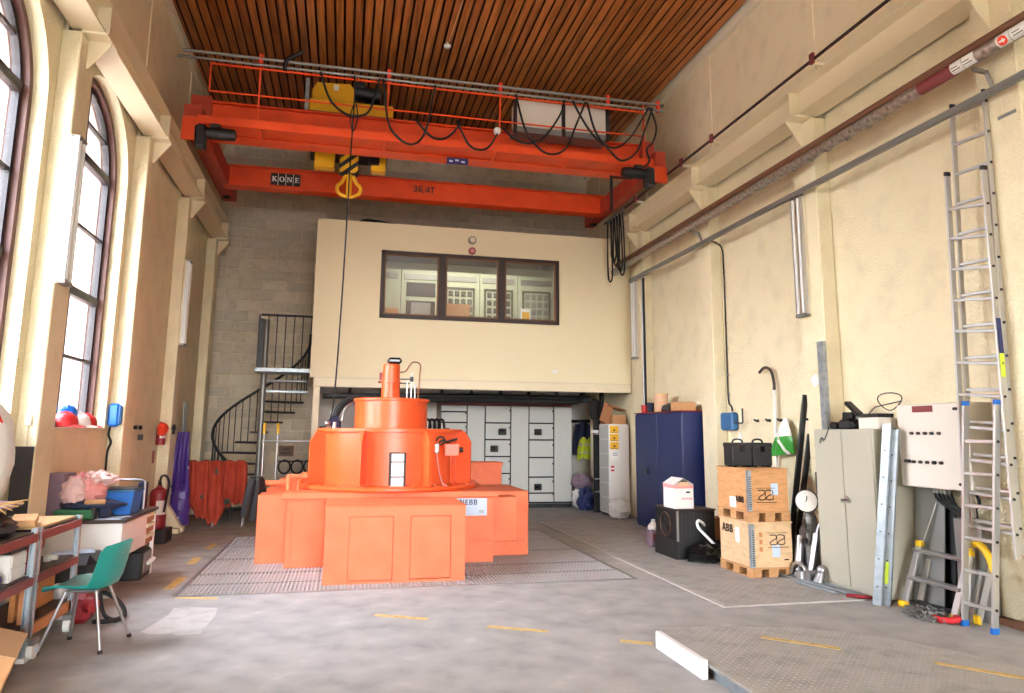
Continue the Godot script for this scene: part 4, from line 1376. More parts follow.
func pipes_and_lamps() -> void:
	wall_lamp("unlit upright tube lamp on the pillar between the two arched windows", WL + 0.18, 1.0, -7.5, 2.95, 4.42)
	wall_lamp("unlit upright tube lamp on the pillar by the purple netting", WL + 0.18, 1.0, -12.8, 2.98, 4.42)
	wall_lamp("unlit upright tube lamp on the pillar above the crates", WR - 0.2, -1.0, -7.72, 3.03, 4.58)
	wall_lamp("unlit upright tube lamp on the pillar at the control room corner", WR - 0.2, -1.0, -13.0, 3.03, 4.58)
	# two pipes side by side: a bare rusty one and one in foil
	var t := thing("insulated_pipe", "long foil-wrapped pipe with printed labels running under the crane girder", "pipe", Vector3(5.32, 4.9, -8.0))
	obj("wrap", sh().cyl(Vector3(5.32, 4.88, -13.3), Vector3(5.32, 4.92, -5.5), 0.06, -1, 20), M.foil, t)
	obj("maroon_section", sh().cyl(Vector3(5.32, 4.92, -5.5), Vector3(5.32, 4.92, -5.08), 0.061, -1, 20), M.maroon, t)
	obj("wrap", sh().cyl(Vector3(5.32, 4.92, -5.08), Vector3(5.32, 4.94, ZF), 0.059, -1, 20), M.foil, t)
	var z := -13.2
	var k := 0
	while z < -6.0:
		obj("band", sh().cyl(Vector3(5.32, 4.9, z), Vector3(5.32, 4.9, z + 0.03), 0.064, -1, 20), M.steel if k % 3 == 0 else M.foil, t)
		z += 0.33
		k += 1
	obj("end_sleeve", sh().cyl(Vector3(5.32, 4.88, -13.7), Vector3(5.32, 4.88, -13.0), 0.075, -1, 20), M.grey_zinc, t)
	for e in [[-5.1, -4.97, 0], [-4.97, -4.84, 0], [-4.62, -4.49, 1], [-4.49, -4.33, 0]]:
		var ls := sh()
		ls.xf = Transform3D(Basis(Vector3(1, 0, 0), Vector3(0, 0, 1), Vector3(0, 1, 0)), Vector3(5.32, 4.922, e[0] + 0.004))
		ls.lathe(Vector3.ZERO, [[0.061, 0.0], [0.064, 0.0], [0.064, e[1] - e[0] - 0.008], [0.061, e[1] - e[0] - 0.008]], 12, PI * 0.85, PI * 1.45)
		var lb := obj("label_sleeve", ls, M.paper, t)
		var zc: float = (e[0] + e[1]) * 0.5
		var face := Transform3D(Basis(Vector3(0, 0, 1), Vector3(-0.5, 0.866, 0), Vector3(-0.866, -0.5, 0)), Vector3(5.32, 4.922, zc) + Vector3(-0.866, -0.5, 0) * 0.064)
		if e[2] == 1:
			var s := sh()
			s.xf = face
			s.cyl(Vector3(0, 0, -0.004), Vector3(0, 0, 0.004), 0.042, -1, 20)
			obj("red_disc", s, M.hot_red, lb)
			s = sh()
			s.xf = face
			s.prism(PackedVector2Array([Vector2(-0.03, -0.008), Vector2(0.003, -0.008), Vector2(0.003, -0.022), Vector2(0.03, 0.0), Vector2(0.003, 0.022), Vector2(0.003, 0.008), Vector2(-0.03, 0.008)]), 0.004, 0.006)
			obj("flow_arrow", s, M.paper, lb)
		else:
			for q in 2:
				var s := sh()
				s.xf = face
				s.span(Vector3(-0.05, -0.015 + q * 0.025, 0), Vector3(0.04 - q * 0.02, -0.008 + q * 0.025, 0.002))
				obj("print_line", s, M.dark_steel, lb)
	one("bare_pipe", "bare rusty brown pipe running right behind the foil-wrapped pipe", "pipe", sh().cyl(Vector3(5.36, 5.035, -13.6), Vector3(5.36, 5.06, ZF), 0.042, -1, 16), M.rust_pipe)
	for e in [-10.4, -5.0]:
		one("pipe_hanger", "bent grey bracket carrying the foil-wrapped pipe " + ("above the blue isolator" if e < -8 else "between its printed labels"), "bracket", sh().bar(Vector3(5.5, 4.68, e + 0.1), Vector3(5.44, 4.82, e + 0.1), 0.03, 0.03).bar(Vector3(5.45, 4.8, e + 0.1), Vector3(5.3, 4.815, e + 0.1), 0.03, 0.03), M.grey_zinc, "pipe brackets on the pillars")
	# steel cable channel along the wall
	one("cable_channel", "grey steel cable channel running along the wall below the pipes", "cable channel", sh().span(Vector3(5.37, 4.545, -13.05), Vector3(5.418, 4.552, ZF)).span(Vector3(5.37, 4.552, -13.05), Vector3(5.376, 4.6, ZF)).span(Vector3(5.37, 4.6, -13.05), Vector3(5.418, 4.607, ZF)).span(Vector3(5.367, 4.57, -13.05), Vector3(5.37, 4.582, ZF)), M.grey_zinc)
	one("wall_tag", "grey tag strip stuck on the pillar under the cable channel", "tag", sh().bar(Vector3(5.497, 4.36, -4.88), Vector3(5.497, 4.36, -4.7), 0.004, 0.03), M.grey_zinc)
	# drop pipes at the control room corner
	for e in [[5.47, -12.65, "grey", "steel"], [5.47, -12.58, "black", "black_rubber"]]:
		one("drop_conduit", "%s upright conduit dropping beside the control room corner" % e[2], "conduit", sh().cyl(Vector3(e[0], 0.012, e[1]), Vector3(e[0], 4.54, e[1]), 0.022, -1, 10), M[e[3]])
	# clipped cable down to the blue box
	var cb := thing("wall_cable", "black clipped cable dropping from the channel to the blue isolator", "cable", Vector3(WR, 2.0, -9.95))
	obj("cable", sh().tube(spline(v3([[5.44, 4.57, -9.9], [5.66, 4.5, -9.98], [5.68, 4.2, -9.97], [5.68, 3.5, -9.97], [5.68, 2.6, -9.98], [5.68, 2.12, -9.98], [5.68, 2.02, -9.9], [5.68, 1.95, -9.88]])), 0.012, 6), M.black_rubber, cb)
	for y in [4.1, 3.7, 3.3, 2.9, 2.5, 2.2]:
		obj("clip", sh().box(Vector3(5.685, y, -9.975), Vector3(0.02, 0.025, 0.05), 0.004), M.grey_zinc, cb)


# ---------------------------------------------------------------- along the wall with the pipe
func stores_pipe_wall() -> void:
	# blue isolator box with its crank
	var b := thing("blue_isolator", "blue wall isolator box with a bent crank, above the black cases", "isolator", Vector3(WR, 1.66, -9.9))
	obj("case", sh().span(Vector3(5.58, 1.67, -10.08), Vector3(5.7, 1.93, -9.74), 0.025), M.blue_box, b)
	obj("crank", sh().tube([Vector3(5.62, 1.78, -9.74), Vector3(5.62, 1.77, -9.52), Vector3(5.62, 1.79, -9.5), Vector3(5.62, 1.98, -9.5)], 0.012, 6), M.dark_steel, b)
	for e in [[-9.22, 1.8], [-8.93, 1.8], [-8.66, 1.8], [-8.06, 1.8], [-7.93, 1.72]]:
		one("wall_hook", "short dark coat hook screwed to the cream wall", "hook", sh().cyl(Vector3(WR, e[1], e[0]), Vector3(WR - 0.05, e[1], e[0]), 0.022, 0.014, 8).cyl(Vector3(WR - 0.05, e[1], e[0]), Vector3(WR - 0.07, e[1] + 0.02, e[0]), 0.014, -1, 8), M.dark_steel, "hooks on the cream wall")
	var cn := thing("crook_pole", "white pole with a brown curved hook hanging on the cream wall", "pole", Vector3(5.62, 1.25, -8.68))
	obj("hook_end", sh().tube(spline(v3([[5.63, 2.46, -9.03], [5.63, 2.51, -8.93], [5.63, 2.51, -8.84], [5.63, 2.45, -8.74], [5.63, 2.3, -8.69], [5.63, 2.2, -8.69]])), 0.02, 8), M.dark_wood, cn)
	obj("pole", sh().cyl(Vector3(5.63, 1.2, -8.72), Vector3(5.63, 2.2, -8.69), 0.022, -1, 10), M.white_matt, cn)
	# green and white carrier bag on a hook
	var cb := thing("carrier_bag", "green and white plastic carrier bag hanging from a wall hook", "bag", Vector3(5.58, 1.33, -8.45))
	var g := []
	for i in 9:
		var row := []
		var f := i / 8.0
		var wdt := lerpf(0.03, 0.27, pow(f, 0.8))
		for k in 9:
			var q := k / 8.0 - 0.5
			row.append(Vector3(5.6 - 0.05 * sin(f * 2.6) * cos(q * 2.4) - 0.012 * sin(q * 17.0 + f * 5.0), 1.82 - f * 0.47 + 0.05 * q * f, -8.43 + q * wdt * 2.0 - 0.08 * f))
		g.append(row)
	obj("film", sh().sheet(g.slice(0, 5), 0.01), M.white_matt, cb)
	obj("film", sh().sheet(g.slice(4), 0.012), M.bag_green, cb)
	var st := []
	for i in range(3, 9):
		var row := []
		for k in range(0, 2):
			row.append((g[i][clampi(i - 2 + k, 0, 8)] as Vector3) + Vector3(-0.01, 0, 0))
		st.append(row)
	obj("white_stripe", sh().sheet(st, 0.008), M.white_matt, cb)
	# black bars leaning in the corner of the pillar
	for e in [[5.3, -8.08, 5.6, 2.1, -7.98, 0.06, "longer black steel bar leaning by the pillar under the lamp"], [5.3, -7.98, 5.58, 1.62, -7.9, 0.055, "shorter black steel bar leaning by the pillar under the lamp"]]:
		one("leaning_bar", e[6], "bar", sh().bar(Vector3(e[0], 0.0, e[1]), Vector3(e[2], e[3], e[4]), e[5], e[5], 0.004), M.black)
	one("galvanised_channel", "tall galvanised channel standing on end against the pillar", "channel", sh().span(Vector3(5.44, 0.0, -7.48), Vector3(5.447, 2.7, -7.38)).span(Vector3(5.447, 0.0, -7.48), Vector3(5.49, 2.7, -7.474)).span(Vector3(5.447, 0.0, -7.386), Vector3(5.49, 2.7, -7.38)), M.galv)
	one("paper_note", "white paper note stuck on the pillar beside the tall channel", "paper", sh().bar(Vector3(5.492, 2.22, -7.68), Vector3(5.492, 2.28, -7.56), 0.003, 0.13), M.paper)
	# grey steel cabinet with two doors
	var c := thing("steel_cabinet", "grey-green two-door steel cabinet with electrical scrap on top", "cabinet", Vector3(5.42, 0, -6.85))
	obj("body", sh().span(Vector3(5.2, 0.02, -7.28), Vector3(5.66, 1.67, -6.36), 0.006), M.cab_grey, c)
	for k in 2:
		var d := obj("door", sh().span(Vector3(5.185, 0.06, -7.275 + k * 0.46), Vector3(5.203, 1.66, -6.825 + k * 0.455), 0.004), M.cab_grey, c)
		if k == 1:
			obj("handle", sh().box(Vector3(5.17, 0.93, -6.79), Vector3(0.03, 0.03, 0.14), 0.01).cyl(Vector3(5.185, 0.96, -6.78), Vector3(5.17, 0.96, -6.78), 0.02, -1, 10), M.steel, d)
	obj("hinge_bar", sh().span(Vector3(5.18, 0.95, -7.285), Vector3(5.19, 1.2, -7.27)), M.black, c)
	# scrap on the cabinet
	one("test_meter", "dark handheld meter with a white display leaning on scrap", "meter", sh().bar(Vector3(5.36, 1.82, -6.72), Vector3(5.42, 1.96, -6.98), 0.08, 0.045, 0.01), M.black)
	one("grey_motor_unit", "light grey electrical unit lying on the steel cabinet", "electrical unit", sh().box(Vector3(5.4, 1.73, -6.52), Vector3(0.22, 0.12, 0.3), 0.01).cyl(Vector3(5.4, 1.73, -6.72), Vector3(5.4, 1.73, -6.66), 0.04, -1, 12), M.board_white)
	one("scrap_plate", "flat black casing lying on the grey electrical unit", "casing", sh().box(Vector3(5.4, 1.81, -6.52), Vector3(0.2, 0.04, 0.26), 0.006), M.black)
	one("relay_heap", "heap of black relays and brass terminals on the steel cabinet", "scrap", sh().box(Vector3(5.36, 1.72, -6.9), Vector3(0.14, 0.1, 0.2), 0.02).box(Vector3(5.44, 1.74, -7.0), Vector3(0.12, 0.14, 0.12), 0.02).box(Vector3(5.34, 1.71, -7.1), Vector3(0.1, 0.08, 0.1), 0.02).cyl(Vector3(5.3, 1.72, -6.78), Vector3(5.42, 1.76, -6.84), 0.03, -1, 10).box(Vector3(5.4, 1.82, -6.92), Vector3(0.1, 0.07, 0.16), 0.01), M.black)
	one("transformer_scrap", "small grey transformer between black relays on the cabinet", "transformer", sh().box(Vector3(5.46, 1.75, -6.8), Vector3(0.12, 0.16, 0.14), 0.015), M.grey_zinc)
	var wp := []
	for i in 25:
		var a := TAU * i / 18.0
		wp.append(Vector3(5.45 + 0.03 * sin(2.0 * a), 1.95 + 0.09 * sin(a), -6.38 + 0.16 * cos(a)))
	one("wire_loop", "springy loop of thin wire rising behind the steel cabinet", "wire", sh().tube(spline(v3([[5.45, 1.8, -6.75], [5.45, 1.9, -6.6]]), 3) + wp, 0.006, 5), M.dark_steel)
	one("tag_string", "small grey wire tag dangling over the cabinet door", "wire", sh().tube(spline(v3([[5.18, 1.69, -7.0], [5.175, 1.6, -7.05], [5.175, 1.55, -7.1], [5.172, 1.58, -7.13], [5.172, 1.52, -7.16]])), 0.005, 5), M.dark_steel)
	# white wall cubicle with two rows of lamps
	var p := thing("wall_control_panel", "pale grey wall control panel with two rows of push buttons", "control panel", Vector3(5.55, 1.1, -5.85))
	obj("case", sh().span(Vector3(5.42, 1.12, -6.24), Vector3(5.7, 1.91, -5.42), 0.006), M.board_white, p)
	var dr := obj("door", sh().span(Vector3(5.4, 1.125, -6.235), Vector3(5.42, 1.905, -5.45), 0.005), M.board_white, p)
	obj("name_plate", sh().span(Vector3(5.396, 1.83, -6.03), Vector3(5.402, 1.89, -5.78)), M.maroon, dr)
	for r in 2:
		for k in 5:
			var z := -6.05 + k * 0.083
			obj("push_button", sh().cyl(Vector3(5.4, 1.63 - r * 0.27, z), Vector3(5.375, 1.63 - r * 0.27, z), 0.015 if r * k != 3 else 0.018, -1, 10), M.dark_wood if k != 3 else M.black, dr)
	obj("lock_switch", sh().box(Vector3(5.38, 1.365, -6.12), Vector3(0.04, 0.03, 0.07), 0.01), M.black, dr)
	for e in [[1.85, -5.5], [1.18, -5.5]]:
		obj("door_latch", sh().box(Vector3(5.385, e[0], e[1]), Vector3(0.03, 0.025, 0.06), 0.008), M.black, dr)
	for k in 9:
		var z := -6.0 + (k % 5) * 0.045 + (0.32 if k > 4 else 0.0)
		obj("outgoing_cable", sh().tube(spline(v3([[5.55, 1.12, z], [5.56, 1.0, z + 0.03], [5.58, 0.86, -5.72 + (k % 4) * 0.05], [5.6, 0.7, -5.72 + (k % 4) * 0.05]])), 0.014, 6), M.black_rubber, p)
		obj("cable_gland", sh().cyl(Vector3(5.55, 1.07, z), Vector3(5.55, 1.12, z), 0.02, -1, 8), M.grey_zinc, p)
	one("cable_shaft", "grey sheet metal cable shaft below the wall control panel", "cable duct", sh().span(Vector3(5.54, 0.0, -5.8), Vector3(5.68, 0.86, -5.5), 0.006), M.grey_zinc)
	# boards leaning below the panel
	one("grey_sheet", "large grey sheet of board leaning against the wall under the panel", "board", sh().bar(Vector3(5.5, 0.02, -6.12), Vector3(5.62, 1.1, -6.12), 0.36, 0.015, 0.0, Vector3(0, 0, 1).cross(Vector3(0.12, 1.08, 0)).normalized()), M.grey_zinc)
	one("black_board", "narrow black board leaning beside the grey sheet", "board", sh().bar(Vector3(5.58, 0.02, -5.95), Vector3(5.66, 0.98, -5.93), 0.12, 0.02, 0.0, Vector3(1, 0, 0)), M.black)
	one("aluminium_strip", "thin aluminium strip leaning against the grey sheet", "strip", sh().bar(Vector3(5.42, 0.25, -6.24), Vector3(5.58, 0.98, -6.02), 0.02, 0.008), M.alu)
	# galvanised rails leaning at the cabinet corner
	for k in 2:
		var dz := k * 0.06
		var lab: String = ["galvanised rail leaning on the cabinet corner, with bolt holes along its face", "galvanised rail with a yellow sticker leaning beside the steel cabinet"][k]
		var t := thing("galvanised_rail", lab, "rail", Vector3(5.08 + k * 0.07, 0, -6.31 + dz), "galvanised rails by the cabinet")
		var a := Vector3(5.07 + k * 0.075, 0.0, -6.31 + dz * 0.5)
		var bb := Vector3(5.24 + k * 0.06, 1.72 - k * 0.05, -6.2 + dz * 0.4)
		obj("web", sh().bar(a, bb, 0.07, 0.006, 0.0, Vector3(-1, 0.1, 0.6)), M.galv, t)
		obj("flange", sh().bar(a + Vector3(0.01, 0, -0.04), bb + Vector3(0.01, 0, -0.04), 0.006, 0.04, 0.0, Vector3(-1, 0.1, 0.6)).bar(a + Vector3(0.03, 0, 0.03), bb + Vector3(0.03, 0, 0.03), 0.006, 0.04, 0.0, Vector3(-1, 0.1, 0.6)), M.galv, t)
		if k == 1:
			obj("yellow_sticker", sh().bar(a.lerp(bb, 0.12) + Vector3(-0.008, 0, 0.006), a.lerp(bb, 0.24) + Vector3(-0.008, 0, 0.006), 0.03, 0.004, 0.0, Vector3(-1, 0.1, 0.6)), M.hi_vis, t)
		for q in 6:
			var c0 := a.lerp(bb, 0.1 + q * 0.15)
			obj("bolt_hole", sh().cyl(c0 + Vector3(-0.005, 0, 0.003), c0 + Vector3(-0.008, 0, 0.005), 0.008, -1, 8), M.dark_steel, t)
	for e in [["long galvanised strip lying on the floor in front of the steel cabinet", 4.98, -7.9, 5.12, -6.5, 0.09], ["thin steel rail lying on the checker plate by the cabinet foot", 5.14, -7.9, 5.16, -6.5, 0.04], ["narrow edge rail lying along the cabinet foot", 4.9, -7.3, 4.98, -6.75, 0.05]]:
		one("lying_rail", e[0], "rail", sh().bar(Vector3(e[1], 0.03, e[2]), Vector3(e[3], 0.03, e[4]), e[5], 0.02, 0.003), M.galv)
	one("red_clamp", "small red clamp handle on the floor by the galvanised rails", "clamp", sh().bar(Vector3(4.98, 0.035, -6.62), Vector3(5.14, 0.035, -6.45), 0.04, 0.03, 0.008), M.dark_red)
	# gauge, valve and fittings between crates and cabinet
	var gv := thing("pressure_valve", "cast valve with a round dial gauge and a dark hand wheel", "valve", Vector3(5.250, 0, -7.62))
	obj("valve_body", sh().lathe(Vector3(5.310, 0, -7.62), [[0.0, 0.36], [0.1, 0.36], [0.12, 0.42], [0.12, 0.52], [0.08, 0.6], [0.07, 0.68], [0.05, 0.72], [0.0, 0.72]], 20).cyl(Vector3(5.310, 0.0, -7.62), Vector3(5.310, 0.36, -7.62), 0.09, -1, 16), M.grey_zinc, gv)
	var gg := obj("dial_gauge", sh().cyl(Vector3(5.240, 0.857, -7.55), Vector3(5.220, 0.86, -7.53), 0.13, -1, 28), M.black, gv)
	obj("dial_face", sh().cyl(Vector3(5.2195, 0.8601, -7.5295), Vector3(5.2155, 0.8607, -7.5255), 0.118, -1, 28), M.board_white, gg)
	obj("pointer", sh().bar(Vector3(5.213, 0.84, -7.535), Vector3(5.213, 0.92, -7.505), 0.01, 0.004), M.dark_steel, gg)
	for k in 12:
		var a := TAU * k / 12.0
		var rr := (Vector3(0.707, 0, -0.707) * cos(a) + Vector3.UP * sin(a)) * 0.1
		obj("dial_mark", sh().box(Vector3(5.215, 0.861, -7.525) + rr, Vector3(0.005, 0.006, 0.005)), M.dark_steel, gg)
	var wh := []
	for k in 19:
		var a := TAU * k / 18.0
		wh.append(Vector3(5.150, 0.53, -7.5) + (Vector3(0.6, 0, -0.8) * cos(a) + Vector3.UP * sin(a)) * 0.12)
	var hw := obj("hand_wheel", sh().tube(wh, 0.02, 8), M.dark_wood, gv)
	for k in 3:
		var a := TAU * k / 3.0 + 0.4
		var rr := (Vector3(0.6, 0, -0.8) * cos(a) + Vector3.UP * sin(a)) * 0.12
		obj("spoke", sh().bar(Vector3(5.150, 0.53, -7.5), Vector3(5.150, 0.53, -7.5) + rr, 0.025, 0.02), M.dark_wood, hw)
	obj("stem", sh().cyl(Vector3(5.150, 0.53, -7.5), Vector3(5.290, 0.53, -7.6), 0.025, -1, 10), M.steel, gv)
	one("chrome_cylinder", "polished steel cylinder leaning beside the crates", "cylinder", sh().cyl(Vector3(5.12, 0.02, -7.62), Vector3(5.2, 0.42, -7.66), 0.05, -1, 20).cyl(Vector3(5.2, 0.42, -7.66), Vector3(5.21, 0.46, -7.66), 0.056, -1, 20), M.chrome)
	one("chrome_pump", "chrome hand pump with a lever standing by the steel cabinet", "pump", sh().cyl(Vector3(5.1, 0.1, -7.36), Vector3(5.2, 0.52, -7.36), 0.035, -1, 16).cyl(Vector3(5.16, 0.4, -7.36), Vector3(5.25, 0.62, -7.36), 0.02, -1, 12).box(Vector3(5.1, 0.07, -7.36), Vector3(0.16, 0.14, 0.14), 0.03).cyl(Vector3(5.02, 0.04, -7.42), Vector3(5.02, 0.12, -7.42), 0.05, -1, 14), M.chrome)
	var hp := []
	for k in 15:
		var a := PI * 1.2 * k / 14.0
		hp.append(Vector3(5.06, 0.03 + 0.16 * sin(a), -7.5 + 0.15 * cos(a)))
	one("steel_hoop", "bent steel pipe hoop standing on the floor by the chrome pump", "pipe", sh().tube(hp, 0.022, 10), M.steel)
	one("black_case", "black tool case behind the chrome pump", "case", sh().span(Vector3(5.28, 0.0, -7.45), Vector3(5.5, 0.4, -7.32), 0.02), M.black)
	one("knurled_fitting", "small chrome pipe fitting on the floor beside the hand pump", "fitting", sh().cyl(Vector3(5.08, 0.03, -7.2), Vector3(5.12, 0.13, -7.2), 0.055, 0.04, 14).blob(Vector3(5.13, 0.16, -7.2), Vector3(0.05, 0.06, 0.05)), M.chrome)


# ---------------------------------------------------------------- crates, cartons, cabinets
func crate(label: String, x: float, z: float, y: float, h: float, m: String, w: float, dep: float, group: String) -> Node3D:
	# plywood crate on its pallet; x, z is the corner nearest the generator and the gate
	var t := thing("plywood_crate", label, "crate", Vector3(x + w / 2, y, z - dep / 2), group)
	for k in 3:
		var xx := x + 0.0 + k * (w - 0.12) / 2.0
		obj("runner", sh().span(Vector3(xx, y, z - dep), Vector3(xx + 0.12, y + 0.018, z), 0.003), M.pallet, t)
		for j in 3:
			var zz := z - j * (dep - 0.13) / 2.0
			obj("pallet_block", sh().span(Vector3(xx + 0.005, y + 0.018, zz - 0.13), Vector3(xx + 0.125, y + 0.1, zz - 0.002), 0.004), M.pallet, t)
	obj("deck", sh().span(Vector3(x, y + 0.1, z - dep), Vector3(x + w, y + 0.12, z), 0.003), M.pallet, t)
	var b := obj("body", sh().span(Vector3(x + 0.01, y + 0.12, z - dep + 0.01), Vector3(x + w - 0.01, y + h - 0.02, z - 0.01), 0.004), M[m], t)
	obj("lid", sh().span(Vector3(x, y + h - 0.02, z - dep), Vector3(x + w, y + h, z), 0.004), M[m], t)
	obj("corner_strip", sh().span(Vector3(x + 0.004, y + 0.12, z - 0.05), Vector3(x + 0.01, y + h - 0.02, z - 0.004)).span(Vector3(x + 0.004, y + 0.12, z - 0.01), Vector3(x + 0.05, y + h - 0.02, z - 0.004)), M.galv, b)
	var n := int((h - 0.2) / 0.025)
	for k in n:
		obj("corner_staple", sh().box(Vector3(x + 0.03, y + 0.15 + k * 0.025, z - 0.003), Vector3(0.03, 0.008, 0.004)), M.dark_steel, b)
	return t


const FRONT := Basis.IDENTITY
const SIDE := Basis(Vector3(0, 0, 1), Vector3(0, 1, 0), Vector3(-1, 0, 0))


func cloth_grid(top: Vector3, w0: float, w1: float, drop: float, sd: int) -> Array:
	var g := []
	for i in 11:
		var f := i / 10.0
		var row := []
		for k in 13:
			var q := k / 12.0 - 0.5
			row.append(top + Vector3(q * 2.0 * lerpf(w0, w1, sin(f * 1.57)), -f * drop + 0.03 * sin(q * 9.0 + sd), 0.035 * sin(q * 15.0 + f * 3.0 + sd) + 0.03 * cos(q * 3.0)))
		g.append(row)
	return g


func crates_and_boxes() -> void:
	var g := "plywood crates stacked on pallets"
	var lo := crate("lower pale plywood crate on a pallet, carrying another crate", 4.57, -7.66, 0, 0.62, "ply_b", 0.54, 0.72, g)
	var up := crate("upper darker plywood crate stacked on the paler crate", 4.56, -7.66, 0.62, 0.6, "ply_a", 0.53, 0.72, g)
	text("ABB", 0.13, Vector3(4.574, 0.5, -8.18), SIDE, M.black, lo, 0.003)
	text("ABB", 0.1, Vector3(4.564, 0.86, -7.86), SIDE, M.black, up, 0.003)
	# stencilled handling marks: a double S shape over a bar, and small print
	for e in [[lo, 4.86, 0.42, -7.668], [up, 4.74, 0.92, -7.668]]:
		var p: Node3D = e[0]
		for k in 2:
			var ox: float = e[1] + k * 0.1
			var oy: float = e[2]
			var pts := []
			for q in [[-0.045, 0.05], [0.0, 0.055], [0.04, 0.04], [0.03, 0.01], [-0.02, -0.01], [-0.045, -0.04], [0.0, -0.055], [0.045, -0.045]]:
				pts.append(Vector3(ox + q[0], oy + q[1], e[3]))
			obj("stencil_mark", sh().tube(spline(pts, 4), 0.006, 4), M.dark_wood, p)
			obj("stencil_mark", sh().box(Vector3(ox + 0.045, oy, e[3]), Vector3(0.008, 0.1, 0.004)), M.dark_wood, p)
		obj("stencil_bar", sh().span(Vector3(e[1] - 0.07, e[2] - 0.085, e[3]), Vector3(e[1] + 0.19, e[2] - 0.078, e[3] + 0.003)).span(Vector3(e[1] - 0.07, e[2] + 0.075, e[3]), Vector3(e[1] + 0.17, e[2] + 0.08, e[3] + 0.003)), M.dark_wood, p)
	for e in [[lo, 4.84, 0.23, 0.1, 0.13], [up, 4.86, 0.92, 0.09, 0.13]]:
		obj("shipping_label", sh().span(Vector3(e[1], e[2], -7.67), Vector3(e[1] + e[3], e[2] + e[4], -7.666)), M.pale_blue, e[0])
	obj("shipping_label", sh().span(Vector3(4.572, 0.36, -8.0), Vector3(4.578, 0.53, -7.92)), M.paper, lo)
	obj("shipping_label", sh().span(Vector3(4.562, 0.76, -8.08), Vector3(4.568, 0.88, -7.94)), M.paper, up)
	for k in 3:
		obj("stencil_mark", sh().box(Vector3(4.7, 0.48 - k * 0.08, -7.668), Vector3(0.04, 0.05, 0.004)), M.orange_wood, lo)
	obj("stencil_mark", sh().box(Vector3(5.02, 0.2, -7.668), Vector3(0.06, 0.015, 0.004)), M.dark_wood, lo)
	# two black cases on top
	for k in 2:
		var x: float = 4.57 + k * 0.27
		var t := thing("black_case_with_handle", ["black upright case with a grip standing on the crate, nearer the blue cabinet", "black upright case with a grip standing on the crate, nearer the leaning bars"][k], "case", Vector3(x + 0.13, 1.22, -8.09), "black cases on the crates")
		obj("body", sh().span(Vector3(x, 1.235, -8.2), Vector3(x + 0.26, 1.5, -7.98), 0.012), M.black, t)
		obj("lid", sh().span(Vector3(x - 0.004, 1.45, -8.205), Vector3(x + 0.264, 1.51, -7.975), 0.01), M.black, t)
		obj("grip", sh().tube(spline(v3([[x + 0.06, 1.51, -8.09], [x + 0.08, 1.54, -8.09], [x + 0.13, 1.55, -8.09], [x + 0.18, 1.54, -8.09], [x + 0.2, 1.51, -8.09]])), 0.012, 6), M.black, t)
		obj("latch", sh().span(Vector3(x + 0.1, 1.4, -7.98), Vector3(x + 0.16, 1.47, -7.97), 0.004), M.black_gloss, t)
		for e in [0.03, 0.22]:
			obj("foot", sh().span(Vector3(x + e, 1.22, -8.18), Vector3(x + e + 0.03, 1.235, -8.0)), M.black_rubber, t)
	one("white_tube", "short white tube standing between the two black cases", "tube", sh().cyl(Vector3(4.83, 1.22, -8.24), Vector3(4.84, 1.62, -8.25), 0.018, -1, 10), M.white)
	# black cabinet-like heater with the carton on it
	var h := thing("black_equipment_cabinet", "low black equipment cabinet with a fan grille under the white carton", "equipment", Vector3(4.55, 0, -9.2))
	obj("body", sh().span(Vector3(4.28, 0.0, -9.6), Vector3(4.82, 0.62, -8.93), 0.01), M.black, h)
	obj("top_plate", sh().span(Vector3(4.27, 0.62, -9.61), Vector3(4.83, 0.64, -8.92), 0.004), M.dark_wood, h)
	obj("corner_strip", sh().span(Vector3(4.275, 0.24, -8.95), Vector3(4.3, 0.62, -8.925)), M.grey_zinc, h)
	obj("plinth", sh().span(Vector3(4.262, 0.0, -9.6), Vector3(4.28, 0.24, -8.93), 0.004), M.black_rubber, h)
	for k in 4:
		var pts := []
		for i in 25:
			var a := TAU * i / 24.0
			pts.append(Vector3(4.276, 0.42 + (0.05 + 0.035 * k) * sin(a), -9.28 + (0.05 + 0.035 * k) * cos(a)))
		obj("grille_ring", sh().tube(pts, 0.006, 4), M.rust_pipe if k == 3 else M.dark_steel, h)
	for k in 8:
		obj("vent_slot", sh().span(Vector3(4.34 + k * 0.055, 0.3, -8.932), Vector3(4.36 + k * 0.055, 0.58, -8.926)), M.dark_steel, h)
	var c := thing("archive_carton", "white archive carton with a red band on the black equipment cabinet", "carton", Vector3(4.43, 0.64, -9.17))
	obj("body", sh().span(Vector3(4.29, 0.64, -9.35), Vector3(4.56, 0.95, -9.0), 0.004), M.white_matt, c)
	obj("red_band", sh().span(Vector3(4.2875, 0.9, -9.353), Vector3(4.5625, 0.945, -8.9975), 0.001), M.pink, c)
	var lid := sh()
	lid.bar(Vector3(4.285, 0.95, -9.18), Vector3(4.42, 1.03, -9.18), 0.35, 0.006, 0.0, Vector3(0, 1, 0))
	lid.bar(Vector3(4.565, 0.95, -9.18), Vector3(4.42, 1.03, -9.18), 0.35, 0.006, 0.0, Vector3(0, 1, 0))
	obj("lid_flap", lid, M.white_matt, c)
	obj("hand_hole", sh().span(Vector3(4.45, 0.84, -8.999), Vector3(4.51, 0.862, -8.996), 0.002), M.black, c)
	for k in 5:
		obj("red_print", sh().box(Vector3(4.4 + k * 0.032, 0.77, -8.999), Vector3(0.02, 0.026, 0.003)), M.pink, c)
	obj("inner_flap", sh().bar(Vector3(4.34, 0.955, -9.0), Vector3(4.5, 0.955, -9.0), 0.006, 0.05), M.carton_pale, c)
	# bottle, bag, hose and small boxes round it
	var bt := thing("plastic_canister", "translucent lilac plastic canister on the floor beside the black cabinet", "canister", Vector3(4.42, 0, -10.05))
